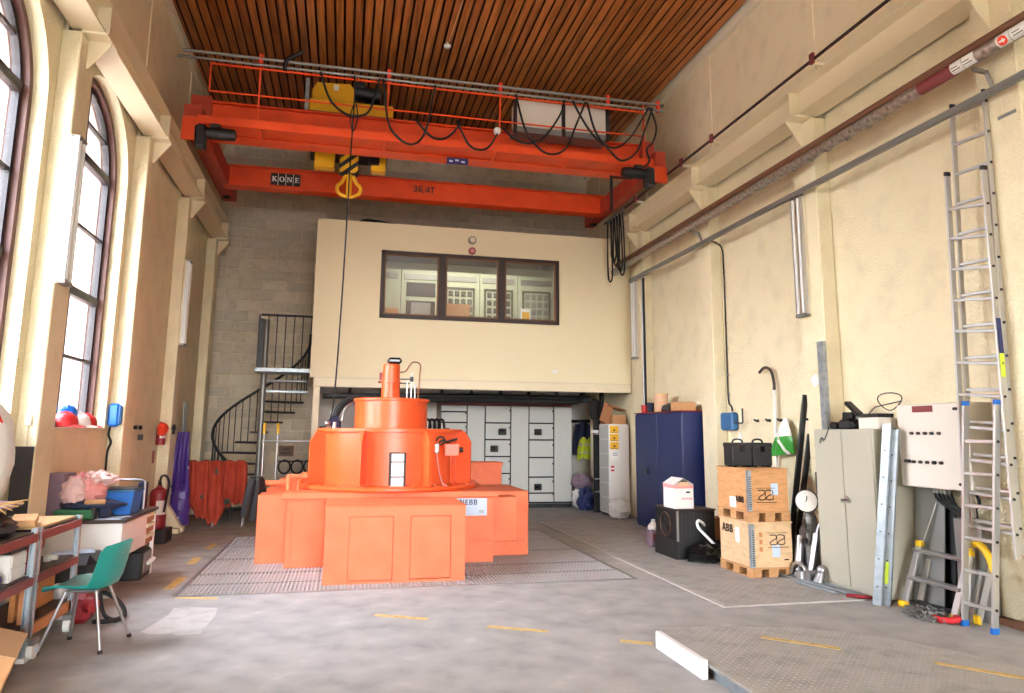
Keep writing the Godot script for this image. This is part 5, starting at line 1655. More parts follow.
	obj("body", sh().span(Vector3(4.36, 0, -10.14), Vector3(4.52, 0.26, -9.96), 0.03), M.mauve, bt)
	obj("shoulder", sh().span(Vector3(4.37, 0.2, -10.13), Vector3(4.51, 0.35, -9.97), 0.05), M.white_matt, bt)
	obj("cap", sh().cyl(Vector3(4.44, 0.35, -10.05), Vector3(4.44, 0.39, -10.05), 0.03, -1, 12), M.white, bt)
	obj("label", sh().span(Vector3(4.4, 0.1, -9.962), Vector3(4.48, 0.2, -9.956)), M.dark_red, bt)
	one("black_bin_bag", "crumpled black bin bag on the floor beside the crates", "bin bag", sh().blob(Vector3(4.56, 0.1, -8.72), Vector3(0.24, 0.14, 0.16), 0.5, 9, 20, 2.4, 0.013), M.black_gloss)
	one("white_hose", "white hose bent over the things behind the bin bag", "hose", sh().tube(spline(v3([[4.95, 0.5, -9.2], [4.85, 0.38, -9.1], [4.74, 0.36, -9.0], [4.64, 0.46, -8.92], [4.55, 0.5, -8.88], [4.54, 0.42, -8.86], [4.62, 0.3, -8.76], [4.74, 0.14, -8.66], [4.76, 0.03, -8.62]])), 0.018, 8), M.white)
	one("brown_carton", "brown carton wedged between the black cabinet and the crates", "carton", sh().span(Vector3(4.9, 0.22, -9.4), Vector3(5.2, 0.5, -9.1), 0.004), M.carton_dark)
	one("low_bench_box", "dark low box under the brown carton", "box", sh().span(Vector3(4.86, 0.013, -9.45), Vector3(5.25, 0.22, -9.05), 0.01), M.dark_steel)
	one("grey_side_board", "grey board leaning on the cream wall behind the brown carton", "board", sh().span(Vector3(5.3, 0.013, -9.5), Vector3(5.34, 0.72, -8.95), 0.004), M.grey_zinc)
	var ci := []
	for k in 14:
		var a := PI * k / 13.0
		ci.append(Vector3(4.86 + 0.0, 0.25 + 0.24 * cos(a), -8.6 - 0.16 * sin(a)))
	one("black_hose_bow", "black hose bow standing between the bin bag and the crates", "hose", sh().tube(ci, 0.02, 8), M.black_rubber)
	# blue two-door cabinet and what lies on it
	var b := thing("blue_cabinet", "dark blue two-door steel cabinet against the cream wall", "cabinet", Vector3(5.4, 0, -11.55))
	obj("body", sh().span(Vector3(5.23, 0.0, -12.5), Vector3(5.6, 1.96, -10.62), 0.006), M.cab_blue, b)
	for k in 2:
		var d := obj("door", sh().span(Vector3(5.212, 0.05, -12.49 + k * 0.94), Vector3(5.232, 1.94, -11.56 + k * 0.93), 0.004), M.cab_blue, b)
		if k == 0:
			obj("lock", sh().box(Vector3(5.2, 0.98, -11.95), Vector3(0.03, 0.12, 0.04), 0.008), M.black, d)
	obj("top_edge", sh().span(Vector3(5.2, 1.96, -12.51), Vector3(5.61, 1.98, -10.61), 0.004), M.dark_red, b)
	for e in [["red_can", "small red can on top of the blue cabinet", "can", 5.3, -12.25, 0.06, 0.14, "red"], ["blue_can", "dark blue tin beside the red can on the blue cabinet", "tin", 5.3, -11.98, 0.06, 0.17, "navy"], ["cream_bucket", "cream bucket with a banded rim on the blue cabinet", "bucket", 5.38, -11.72, 0.12, 0.32, "carton_pale"]]:
		var s := sh().lathe(Vector3(e[3], 1.98, e[4]), [[0.0, 0.0], [e[5] * 0.92, 0.0], [e[5], e[6] * 0.5], [e[5], e[6] - 0.02], [e[5] * 1.06, e[6] - 0.02], [e[5] * 1.06, e[6]], [0.0, e[6]]], 20)
		var o := one(e[0], e[1], e[2], s, M[e[7]])
		if e[0] == "cream_bucket":
			for k in 3:
				obj("red_ring", sh().lathe(Vector3(e[3], 1.98, e[4]), [[e[5] + 0.001, 0.06 + k * 0.09], [e[5] + 0.003, 0.075 + k * 0.09]], 20), M.pink, o)
	one("dark_cloth", "dark cloth bundle lying on the blue cabinet beside the bucket", "cloth", sh().blob(Vector3(5.38, 2.02, -11.35), Vector3(0.14, 0.1, 0.2), 0.4, 12, 16, 2.0, 1.98), M.dark_steel)
	one("tan_carton", "flat tan carton on top of the blue cabinet", "carton", sh().span(Vector3(5.24, 1.98, -11.05), Vector3(5.52, 2.12, -10.72), 0.004), M.carton)
	# white cabinet with warning stickers
	var w := thing("white_relay_cabinet", "white cabinet with three yellow warning stickers below the control room", "cabinet", Vector3(5.4, 0, -14.1))
	obj("body", sh().span(Vector3(5.22, 0.05, -14.42), Vector3(5.64, 1.8, -13.86), 0.004), M.white_matt, w)
	obj("plinth", sh().span(Vector3(5.24, 0, -14.4), Vector3(5.64, 0.05, -13.88)), M.black, w)
	for k in 6:
		obj("drawer", sh().span(Vector3(5.205, 0.08 + k * 0.285, -14.4), Vector3(5.222, 0.35 + k * 0.285, -13.88), 0.004), M.switch_grey, w)
	for k in 3:
		var s := obj("warning_sticker", sh().span(Vector3(5.24, 1.62 - k * 0.16, -13.86), Vector3(5.42, 1.76 - k * 0.16, -13.856)), M.yellow_sign, w)
		var tr := sh()
		var yy := 1.66 - k * 0.16
		tr.prism(PackedVector2Array([Vector2(5.3, yy), Vector2(5.36, yy), Vector2(5.33, yy + 0.06)]), -13.856, -13.854)
		obj("triangle", tr, M.rust_pipe, s)
		obj("print_line", sh().span(Vector3(5.26, 1.632 - k * 0.16, -13.856), Vector3(5.4, 1.642 - k * 0.16, -13.854)), M.rust_pipe, s)
	obj("white_label", sh().span(Vector3(5.26, 1.1, -13.86), Vector3(5.43, 1.26, -13.857)), M.paper, w)
	for k in 2:
		obj("print_line", sh().span(Vector3(5.28, 1.22 - k * 0.04, -13.857), Vector3(5.4, 1.23 - k * 0.04, -13.8555)), M.cab_blue, w)
		obj("red_label", sh().span(Vector3(5.25, 0.94 - k * 0.07, -13.86), Vector3(5.32, 0.975 - k * 0.07, -13.857)), M.red, w)
	one("torn_carton", "torn open brown carton lying on the white cabinet", "carton", sh().bar(Vector3(5.16, 1.84, -14.0), Vector3(5.3, 2.2, -14.05), 0.2, 0.03, 0.0, Vector3(0, 0, 1)).bar(Vector3(5.26, 2.18, -14.1), Vector3(5.62, 2.08, -14.1), 0.3, 0.03).bar(Vector3(5.18, 1.82, -14.1), Vector3(5.3, 1.82, -14.1), 0.3, 0.03), M.carton_dark)
	one("flat_carton", "closed brown carton on the white cabinet under the torn one", "carton", sh().span(Vector3(5.32, 1.8, -14.3), Vector3(5.6, 1.98, -13.9), 0.004), M.carton)
	one("clear_bag", "crumpled clear plastic bag on the floor at the foot of the white cabinet", "plastic bag", sh().blob(Vector3(5.26, 0.18, -13.45), Vector3(0.2, 0.2, 0.2), 0.45, 15, 20, 2.2, 0.013), M.white_matt)
	# corner behind: pole, vest, gear
	var po := thing("black_cable_trunk", "thick black cable trunk with bright clamps rising beside the white cabinet", "cable trunk", Vector3(5.28, 0, -14.7))
	obj("trunk", sh().cyl(Vector3(5.24, 0, -14.65), Vector3(5.24, 2.3, -14.65), 0.075, -1, 14).cyl(Vector3(5.36, 0, -14.65), Vector3(5.36, 2.5, -14.65), 0.05, -1, 12).blob(Vector3(5.2, 2.1, -14.65), Vector3(0.12, 0.24, 0.1)), M.black_rubber, po)
	for y in [0.42, 0.68, 1.6]:
		obj("clamp", sh().box(Vector3(5.26, y, -14.57), Vector3(0.2, 0.03, 0.02), 0.004), M.steel, po)
	var ve := thing("hi_vis_vest", "yellow-green reflective vest hanging below the control room", "vest", Vector3(5.4, 0.95, -15.9))
	obj("cloth", sh().sheet(cloth_grid(Vector3(5.4, 1.5, -15.9), 0.12, 0.17, 0.46, 3), 0.03), M.hi_vis, ve)
	for y in [1.18, 1.36]:
		obj("reflective_band", sh().box(Vector3(5.4, y, -15.86), Vector3(0.3, 0.05, 0.03), 0.004), M.alu, ve)
	one("dark_jacket", "dark jacket hanging behind the yellow-green vest", "jacket", sh().sheet(cloth_grid(Vector3(5.42, 1.84, -16.04), 0.2, 0.24, 0.7, 8), 0.05), M.navy)
	var hk := thing("coat_rail", "short dark coat rail on the white wall under the control room", "coat rail", Vector3(5.42, 1.9, -16.3))
	obj("rail", sh().span(Vector3(5.22, 1.86, -16.37), Vector3(5.64, 1.92, -15.9), 0.004), M.dark_steel, hk)
	one("rope_coil", "white coil of rope hung beside the black cable trunk", "rope coil", sh().lathe(Vector3(5.15, 1.62, -14.5), [[0.03, 0.0], [0.07, 0.0], [0.08, 0.03], [0.07, 0.06], [0.03, 0.06]], 16), M.white)
	one("blue_sack", "blue bin bag on the floor behind the black cable trunk", "bin bag", sh().blob(Vector3(5.14, 0.2, -15.1), Vector3(0.17, 0.27, 0.2), 0.55, 17, 24, 2.2, 0.0), M.cab_blue)
	one("grey_sack", "grey crumpled rags on top of the blue bin bag", "rags", sh().blob(Vector3(5.12, 0.58, -15.3), Vector3(0.22, 0.16, 0.2), 0.5, 18, 18, 2.4), M.mauve)
	one("white_rags", "white crumpled paper sacks beside the blue bin bag", "sacks", sh().blob(Vector3(5.14, 0.2, -15.5), Vector3(0.17, 0.22, 0.17), 0.5, 19, 18, 2.4, 0.0), M.white_matt)
	one("grey_bin", "low grey box against the wall beside the switchgear", "box", sh().span(Vector3(5.08, 0, -16.3), Vector3(5.46, 0.5, -15.86), 0.01), M.grey_zinc)


# ---------------------------------------------------------------- ladders
func ladder(label: String, foot_a: Vector3, foot_b: Vector3, top_a: Vector3, top_b: Vector3, gap: float, rail_w: float, feet: String, group: String) -> Node3D:
	var t := thing("aluminium_ladder", label, "ladder", (foot_a + foot_b) * 0.5, group)
	for e in [[foot_a, top_a], [foot_b, top_b]]:
		obj("rail", sh().bar(e[0], e[1], rail_w * 0.4, rail_w, 0.003, Vector3(1, 0, 0)), M.alu, t)
		var d: Vector3 = ((e[1] as Vector3) - (e[0] as Vector3)).normalized()
		obj("end_cap", sh().bar(e[1] - d * 0.03, e[1] + d * 0.012, rail_w * 0.5, rail_w * 1.1, 0.004, Vector3(1, 0, 0)), M[feet], t)
		if (e[0] as Vector3).y < 0.1:
			obj("foot", sh().bar(e[0], e[0] + d * 0.05, rail_w * 0.55, rail_w * 1.15, 0.004, Vector3(1, 0, 0)), M[feet], t)
	var L := foot_a.distance_to(top_a)
	var s := gap * 0.7
	while s < L - 0.08:
		var a := foot_a.lerp(top_a, s / L)
		var b := foot_b.lerp(top_b, s / L)
		obj("rung", sh().bar(a, b, 0.03, 0.03, 0.006), M.alu, t)
		obj("rivet", sh().cyl(b + Vector3(0, 0, 0.008), b + Vector3(-0.002, 0, 0.02), 0.012, -1, 8), M.black, t)
		s += gap
	return t


func ladders() -> void:
	var g := "aluminium ladders at the cream wall"
	ladder("tallest aluminium ladder standing upright between the pillar and the cable channel", Vector3(5.46, 0.68, -5.5), Vector3(5.46, 0.66, -5.05), Vector3(5.47, 4.68, -5.31), Vector3(5.47, 4.66, -4.96), 0.285, 0.05, "black", g)
	var b := ladder("middle-length aluminium ladder overlapping the tallest one", Vector3(5.39, 0.64, -5.5), Vector3(5.39, 0.62, -5.02), Vector3(5.41, 4.03, -5.38), Vector3(5.41, 3.95, -4.99), 0.285, 0.055, "black", g)
	obj("maker_sticker", sh().box(Vector3(5.4, 2.45, -4.985), Vector3(0.045, 0.3, 0.004)), M.cab_blue, b)
	obj("warning_sticker", sh().box(Vector3(5.4, 2.2, -4.988), Vector3(0.045, 0.2, 0.004)), M.hi_vis, b)
	ladder("short aluminium ladder with blue feet leaning before the others", Vector3(5.28, 0.0, -5.5), Vector3(5.3, 0.0, -5.22), Vector3(5.36, 1.9, -5.36), Vector3(5.36, 1.9, -5.04), 0.275, 0.06, "blue", g)
	# low step ladder tipped against the wall
	var t := thing("step_ladder", "low folded step ladder with yellow plastic corners leaning at the wall foot", "step ladder", Vector3(5.4, 0, -6.0))
	for z in [-6.2, -5.62]:
		obj("front_rail", sh().bar(Vector3(5.28, 0.0, z), Vector3(5.48, 0.58, z + 0.04), 0.03, 0.07, 0.004, Vector3(0, 0, 1)), M.alu, t)
		obj("rear_rail", sh().bar(Vector3(5.42, 0.0, z + 0.03), Vector3(5.57, 0.5, z + 0.07), 0.025, 0.06, 0.004, Vector3(0, 0, 1)), M.alu, t)
		obj("corner_cap", sh().box(Vector3(5.28, 0.03, z), Vector3(0.07, 0.06, 0.09), 0.012), M.yellow_plastic, t)
		obj("corner_cap", sh().box(Vector3(5.48, 0.58, z + 0.04), Vector3(0.06, 0.06, 0.07), 0.012), M.yellow_plastic, t)
	for k in 2:
		var y := 0.27 + k * 0.25
		var x := 5.28 + y * 0.345
		var tr := obj("step", sh().span(Vector3(x - 0.05, y - 0.015, -6.19), Vector3(x + 0.05, y + 0.015, -5.58), 0.005), M.alu, t)
		for q in 3:
			obj("tread_strip", sh().span(Vector3(x - 0.055, y - 0.008 + 0.006 * q, -6.17), Vector3(x - 0.05, y - 0.005 + 0.006 * q, -5.6)), M.grey_zinc, tr)
	obj("cross_bar", sh().span(Vector3(5.38, 0.03, -6.15), Vector3(5.41, 0.07, -5.66)), M.black, t)
	# yellow support of another folding stool behind it
	var y := thing("folding_stool_frame", "yellow plastic hinged bracket with a slanting aluminium leg behind the short ladder", "stool frame", Vector3(5.5, 0, -5.4))
	obj("bracket", sh().tube(spline(v3([[5.47, 0.62, -5.6], [5.46, 0.66, -5.54], [5.46, 0.67, -5.45], [5.47, 0.58, -5.37], [5.48, 0.45, -5.34]])), 0.032, 8), M.yellow_plastic, y)
	obj("leg", sh().bar(Vector3(5.42, 0.0, -5.5), Vector3(5.5, 0.5, -5.38), 0.03, 0.05, 0.004), M.alu, y)
	obj("leg", sh().bar(Vector3(5.42, 0.0, -5.62), Vector3(5.48, 0.6, -5.6), 0.03, 0.05, 0.004), M.alu, y)
	obj("foot", sh().box(Vector3(5.42, 0.04, -5.5), Vector3(0.05, 0.08, 0.06), 0.01), M.yellow_plastic, y)
	# chain heap with a red shackle
	var c := thing("chain_heap", "heap of dark steel chain on the floor beside the step ladder", "chain", Vector3(5.2, 0, -5.83))
	var s := sh()
	for k in 150:
		var a := rng.randf() * TAU
		var rr := sqrt(rng.randf()) * 0.2
		var p := Vector3(5.2 + rr * cos(a) * 0.9, 0.012 + (0.1 - rr * 0.42) * rng.randf(), -5.8 + rr * sin(a) * 1.3)
		var ax := Vector3(rng.randf_range(-1, 1), rng.randf_range(-0.6, 0.6), rng.randf_range(-1, 1)).normalized()
		var up := ax.cross(Vector3(rng.randf(), 1, rng.randf())).normalized()
		var pts := []
		for i in 9:
			var q := TAU * i / 8.0
			pts.append(p + ax * cos(q) * 0.028 + up * sin(q) * 0.016)
		s.tube(pts, 0.006, 4)
	var lk := obj("links", s, M.grey_zinc, c)
	lk.set_meta("kind", "stuff")
	one("red_shackle", "red lifting shackle on the floor at the edge of the chain heap", "shackle", sh().tube(spline(v3([[5.16, 0.03, -5.7], [5.14, 0.03, -5.6], [5.18, 0.04, -5.53], [5.24, 0.05, -5.52], [5.27, 0.05, -5.58]])), 0.026, 8), M.red)
	one("skirting_block", "small white block on the floor at the wall foot beyond the short ladder", "block", sh().span(Vector3(5.5, 0, -5.1), Vector3(5.62, 0.1, -4.95), 0.004), M.white)
	one("skirting_plank", "brown plank edge lying at the wall foot behind the ladders", "plank", sh().span(Vector3(5.62, 0, -5.5), Vector3(5.7, 0.06, -5.12), 0.004), M.rust_pipe)


# ---------------------------------------------------------------- along the wall with the arched windows
func helmet(label: String, x: float, y: float, z: float, turn: float, m: String) -> void:
	var t := thing("safety_helmet", label, "helmet", Vector3(x, y, z), "helmets on the window sill")
	var s := sh()
	s.xf = Transform3D(Basis(Vector3.UP, turn), Vector3(x, y, z)) * Transform3D(Basis(Vector3(1.22, 0, 0), Vector3(0, 1, 0), Vector3(0, 0, 1)), Vector3.ZERO)
	s.lathe(Vector3.ZERO, [[0.113, 0.02], [0.112, 0.06], [0.1, 0.105], [0.075, 0.135], [0.04, 0.152], [0.0, 0.156]], 24)
	obj("shell", s, M[m], t)
	s = sh()
	s.xf = Transform3D(Basis(Vector3.UP, turn), Vector3(x, y, z))
	s.prism(PackedVector2Array([Vector2(-0.13, 0.0), Vector2(0.2, 0.0), Vector2(0.2, 0.012), Vector2(0.14, 0.03), Vector2(-0.13, 0.03)]), -0.08, 0.08)
	obj("brim", s, M[m], t)
	s = sh()
	s.xf = Transform3D(Basis(Vector3.UP, turn), Vector3(x, y, z))
	s.tube(spline(v3([[-0.1, 0.11, 0], [-0.04, 0.155, 0], [0.04, 0.158, 0], [0.11, 0.11, 0]])), 0.012, 6)
	obj("ridge", s, M[m], t)


func extinguisher(label: String, x: float, z: float, y: float, r: float, h: float, hose: bool) -> void:
	var t := thing("fire_extinguisher", label, "extinguisher", Vector3(x, y, z))
	obj("cylinder", sh().lathe(Vector3(x, y, z), [[0.0, 0.0], [r * 0.9, 0.0], [r, 0.02], [r, h * 0.74], [r * 0.85, h * 0.82], [r * 0.35, h * 0.88], [r * 0.3, h * 0.92], [0.0, h * 0.92]], 20), M.dark_red, t)
	obj("valve", sh().box(Vector3(x, y + h * 0.95, z), Vector3(0.05, h * 0.09, 0.05), 0.01).bar(Vector3(x, y + h, z - 0.05), Vector3(x, y + h * 1.02, z + 0.08), 0.02, 0.02), M.black, t)
	obj("label", sh().lathe(Vector3(x, y + h * 0.3, z), [[r + 0.001, 0.0], [r + 0.001, h * 0.3]], 8, -0.2, 1.6), M.white_matt, t)
	if hose:
		obj("hose", sh().tube(spline(v3([[x, y + h * 0.95, z + 0.03], [x + 0.03, y + h * 1.12, z + 0.06], [x + 0.1, y + h * 1.12, z + 0.08], [x + 0.14, y + h * 0.95, z + 0.08], [x + 0.12, y + h * 0.6, z + 0.08], [x + 0.1, y + h * 0.35, z + 0.08]])), 0.016, 8), M.black_rubber, t)


func stores_window_wall() -> void:
	var sy := SILL + 0.006
	helmet("red safety helmet on the window sill next to the pillar with the tube lamp", -2.94, sy, -8.84, 0.2, "red")
	helmet("white safety helmet between the two red ones on the sill", -2.92, sy, -9.18, 0.4, "white")
	helmet("red safety helmet on the sill next to the small brown jar", -2.95, sy, -9.5, 0.3, "red")
	helmet("blue safety helmet lying on another helmet against the glass", -3.02, sy + 0.1, -9.12, -1.2, "blue")
	one("sill_jar", "small brown and white jar at the far end of the window sill", "jar", sh().lathe(Vector3(-2.93, sy, -9.72), [[0.0, 0.0], [0.05, 0.0], [0.05, 0.08], [0.03, 0.1], [0.03, 0.13], [0.0, 0.13]], 16), M.carton_pale)
	var b := thing("blue_switch_box", "blue wall switch box with a dangling black cable next to the helmets", "switch box", Vector3(WL, 1.62, -10.12))
	obj("case", sh().span(Vector3(WL + 0.005, 1.64, -10.07), Vector3(WL + 0.14, 1.93, -9.97), 0.03), M.blue, b)
	obj("cover", sh().span(Vector3(WL + 0.1, 1.66, -10.07), Vector3(WL + 0.16, 1.91, -9.99), 0.02), M.blue_box, b)
	obj("cable", sh().tube(spline(v3([[WL + 0.04, 1.66, -10.02], [WL + 0.03, 1.54, -10.02], [WL + 0.06, 1.45, -10.03], [WL + 0.03, 1.33, -10.03], [WL + 0.03, 1.11, -10.03], [WL + 0.03, 0.8, -10.03]])), 0.014, 6), M.black_rubber, b)
	one("dark_pillar_board", "dark board fixed on the pillar front between the arched windows", "board", sh().span(Vector3(WL + 0.01, 0.5, -7.405), Vector3(WL + 0.17, 1.45, -7.39)), M.sash_black)
	one("pillar_switch", "small cream switch with a conduit on the pillar above the dark board", "switch", sh().box(Vector3(WL + 0.1, 1.68, -7.395), Vector3(0.06, 0.09, 0.03), 0.008).cyl(Vector3(WL + 0.1, 1.45, -7.398), Vector3(WL + 0.1, 1.64, -7.398), 0.008, -1, 6), M.cream_trim)
	# bits on the plain bay
	one("wall_socket", "small dark socket on the plain bay beside the extinguisher bag", "socket", sh().box(Vector3(WL + 0.02, 1.5, -11.55), Vector3(0.04, 0.08, 0.16), 0.008), M.office_dark)
	for k in 2:
		one("wall_stud", "small black stud above the dark wall socket", "stud", sh().cyl(Vector3(WL, 1.64, -11.25 - k * 0.26), Vector3(WL + 0.04, 1.64, -11.25 - k * 0.26), 0.03, -1, 10), M.black, "studs above the socket")
	extinguisher("small dark red fire extinguisher hung on the plain bay under a red bag", WL + 0.1, -12.42, 1.38, 0.07, 0.34, false)
	one("red_signal_bag", "bright red bag hung over the small wall extinguisher", "bag", sh().blob(Vector3(WL + 0.14, 1.62, -12.3), Vector3(0.08, 0.1, 0.14), 0.4, 6, 14, 2.0), M.hot_red)
	one("red_wall_sign", "narrow dark red sign below the small wall extinguisher", "sign", sh().span(Vector3(WL, 1.1, -12.52), Vector3(WL + 0.01, 1.29, -12.42)), M.dark_red)
	one("black_cross_valve", "small black cross-shaped tap on the pillar by the purple netting", "tap", sh().box(Vector3(WL + 0.2, 1.62, -12.8), Vector3(0.04, 0.16, 0.06), 0.01).box(Vector3(WL + 0.2, 1.64, -12.8), Vector3(0.04, 0.06, 0.16), 0.01), M.black)
	extinguisher("large red fire extinguisher with a black hose standing before the pillar foot", -2.56, -11.75, 0.2, 0.12, 0.66, true)
	one("extinguisher_stand", "small dark crate under the large red fire extinguisher", "crate", sh().span(Vector3(-2.75, 0, -11.95), Vector3(-2.38, 0.2, -11.55), 0.01), M.dark_steel)
	# purple netting hung beside the pillar
	var g := []
	for i in 13:
		var f := i / 12.0
		var row := []
		for k in 13:
			var q := k / 12.0
			var w := lerpf(0.17, 0.3, f)
			row.append(Vector3(-2.64 + q * w - 0.06 * f, 1.58 - f * 1.5, -13.15 + 0.05 * sin(q * 21.0 + f * 2.0) + 0.04 * sin(f * 6.0)))
		g.append(row)
	var pn := thing("purple_netting", "hanging bundle of purple netting between two pillars", "netting", Vector3(-2.55, 0.08, -13.15))
	obj("netting", sh().sheet(g, 0.03), M.purple, pn)
	obj("bottom_bag", sh().blob(Vector3(-2.54, 0.35, -13.12), Vector3(0.16, 0.33, 0.09), 0.4, 21, 16, 2.4), M.purple, pn)
	for k in 9:
		var a := rng.randf_range(-0.12, 0.12)
		obj("float", sh().blob(Vector3(-2.55 + a, 0.2 + 0.1 * k, -13.03), Vector3(0.018, 0.022, 0.018)), M.pale_blue if k % 4 == 0 else M.cab_blue, pn)
	one("leaning_plank", "grey plank leaning in the corner behind the purple netting", "plank", sh().bar(Vector3(-2.6, 0.0, -13.62), Vector3(-2.68, 2.1, -13.68), 0.08, 0.03, 0.004), M.grey_zinc)
	one("white_saucer", "small white dish on the floor under the purple netting", "dish", sh().lathe(Vector3(-2.52, 0.0, -13.05), [[0.0, 0.0], [0.08, 0.0], [0.1, 0.03], [0.0, 0.03]], 16), M.white)
	# rack with orange survival suits
	var r := thing("suit_rack", "thin steel rack carrying the orange suits", "rack", Vector3(-2.05, 0, -13.5))
	obj("top_tube", sh().cyl(Vector3(-2.54, 1.05, -13.5), Vector3(-1.58, 1.05, -13.5), 0.015, -1, 8), M.steel, r)
	for x in [-2.54, -2.06, -1.58]:
		obj("leg", sh().cyl(Vector3(x, 0, -13.42), Vector3(x, 1.05, -13.5), 0.014, -1, 8).cyl(Vector3(x, 0, -13.62), Vector3(x, 1.05, -13.5), 0.014, -1, 8), M.steel, r)
	var xs := [-2.44, -2.24, -2.05, -1.86, -1.68]
	var lens := [0.75, 0.9, 1.0, 0.72, 0.68]
	var tips := ["hung at the end by the purple netting", "with a dark patch, second from the purple netting", "longest of the row, in the middle of the rack", "with a dark opening near its hem, second from the stair", "hung at the end by the spiral stair"]
	for k in 5:
		var t := thing("orange_suit", "orange survival suit %s" % tips[k], "suit", Vector3(xs[k], 1.05 - lens[k], -13.46), "orange suits on the rack")
		var gg := []
		for i in 15:
			var f := i / 14.0
			var row := []
			for q in 33:
				var a := TAU * q / 32.0
				var rx := (0.108 + 0.012 * sin(f * 5.0 + k * 2.0)) * (0.75 + 0.45 * sin(minf(f * 1.6, 1.0) * 1.57)) * (1.0 if f < 0.8 else 1.0 - (f - 0.8) * 2.6)
				row.append(Vector3(xs[k] + rx * cos(a) * (1.0 + 0.2 * sin(a * 6.0 + f * 0.8 + k)), 1.08 - f * lens[k] * 1.02 + 0.03 * f * sin(a * 3.0 + k), -13.46 + (0.085 + 0.03 * sin(a * 6.0 + k)) * sin(a) * (1.0 if f < 0.85 else 0.6)))
			gg.append(row)
		obj("cloth", sh().sheet(gg, 0.012), M.jacket_orange, t)
		obj("hanger_fold", sh().blob(Vector3(xs[k], 1.05, -13.47), Vector3(0.1, 0.06, 0.09), 0.3, 30 + k, 14, 2.0), M.jacket_orange, t)
		if k in [0, 1, 2, 3]:
			obj("dark_patch", sh().blob(Vector3(xs[k] + 0.02, [0.62, 0.5, 0.92, 0.42][k], -13.385), Vector3(0.055, 0.05, 0.02), 0.3, 40 + k, 12, 2.0), M.office_dark, t)
	# white desk with drawers
	var d := thing("white_desk", "white desk with dark top and a slatted drawer stack below the window", "desk", Vector3(-2.4, 0, -8.7))
	obj("desk_top", sh().span(Vector3(-2.78, 0.7, -9.32), Vector3(-2.02, 0.735, -7.98), 0.004), M.counter_top, d)
	obj("front_panel", sh().span(Vector3(-2.76, 0.36, -8.03), Vector3(-2.05, 0.7, -8.0), 0.003), M.white_matt, d)
	obj("side_panel", sh().span(Vector3(-2.07, 0.36, -8.95), Vector3(-2.05, 0.7, -8.03), 0.003), M.white_matt, d)
	var ds := obj("drawer_stack", sh().span(Vector3(-2.6, 0.34, -9.3), Vector3(-2.08, 0.7, -8.96), 0.004), M.carton_pale, d)
	for k in 3:
		obj("drawer", sh().span(Vector3(-2.08, 0.36 + k * 0.115, -9.28), Vector3(-2.05, 0.42 + k * 0.115, -8.98), 0.006), M.carton_dark, ds)
		obj("drawer_edge", sh().span(Vector3(-2.08, 0.42 + k * 0.115, -9.29), Vector3(-2.04, 0.46 + k * 0.115, -8.97), 0.006), M.cream_trim, ds)
	for e in [[-2.06, -9.29], [-2.74, -9.29], [-2.74, -8.03]]:
		obj("leg", sh().span(Vector3(e[0] - 0.02, 0, e[1] - 0.02), Vector3(e[0] + 0.02, 0.7, e[1] + 0.02), 0.004), M.white, d)
	obj("foot_bar", sh().span(Vector3(-2.76, 0.0, -8.06), Vector3(-2.1, 0.05, -8.0), 0.004), M.white, d)
	# things on the desk
	var bc := thing("blue_crate", "blue plastic crate with dark lid on the white desk", "crate", Vector3(-2.24, 0.735, -8.6))
	var cs := sh()
	cs.prism(PackedVector2Array([Vector2(-2.36, 0.737), Vector2(-2.11, 0.737), Vector2(-2.08, 0.97), Vector2(-2.39, 0.97)]), -8.8, -8.45)
	obj("tub", cs, M.blue, bc)
	obj("rim", sh().span(Vector3(-2.41, 0.955, -8.82), Vector3(-2.07, 0.985, -8.43), 0.006), M.blue_box, bc)
	obj("lid", sh().span(Vector3(-2.4, 0.985, -8.81), Vector3(-2.08, 1.0, -8.44), 0.004), M.black, bc)
	for k in 4:
		obj("moulded_line", sh().span(Vector3(-2.37, 0.78 + k * 0.045, -8.449), Vector3(-2.1, 0.784 + k * 0.045, -8.444)), M.blue_box, bc)
	var fr := thing("file_frame", "thin chrome file frame with dark folders behind the blue crate", "file rack", Vector3(-2.3, 0.735, -8.95))
	obj("frame", sh().tube([Vector3(-2.52, 0.74, -8.95), Vector3(-2.52, 1.06, -8.95), Vector3(-2.14, 1.06, -8.95), Vector3(-2.1, 1.04, -8.95), Vector3(-2.1, 0.74, -8.95)], 0.012, 8), M.chrome, fr)
	obj("folder", sh().span(Vector3(-2.18, 0.737, -9.1), Vector3(-2.1, 1.03, -8.98), 0.006), M.navy, fr)
	one("pink_bag_heap", "heap of pink and white plastic bags on the desk under the window", "plastic bags", sh().blob(Vector3(-2.52, 0.98, -8.35), Vector3(0.2, 0.19, 0.24), 0.45, 51, 24, 2.6, 0.86), M.pink)
	one("film_bag", "pale pink crumpled film bag lying on the pink bag heap", "plastic bag", sh().blob(Vector3(-2.44, 1.1, -8.4), Vector3(0.17, 0.07, 0.2), 0.8, 52, 28, 3.2, 0.98), M.pale_pink)
	one("patterned_bag", "pale pink tote bag leaning on the bag heap", "bag", sh().blob(Vector3(-2.56, 0.98, -8.14), Vector3(0.11, 0.15, 0.08), 0.45, 53, 22, 2.6, 0.86), M.pale_pink)
	one("mauve_folder_box", "mauve flat box standing against the wall behind the bags", "box", sh().span(Vector3(-2.83, 0.735, -8.5), Vector3(-2.66, 1.17, -8.16), 0.006), M.mauve)
	one("folded_dark_cloth", "dark folded cloth lying on the green case", "cloth", sh().blob(Vector3(-2.4, 0.86, -8.2), Vector3(0.3, 0.06, 0.18), 0.3, 54, 20, 2.0), M.navy)
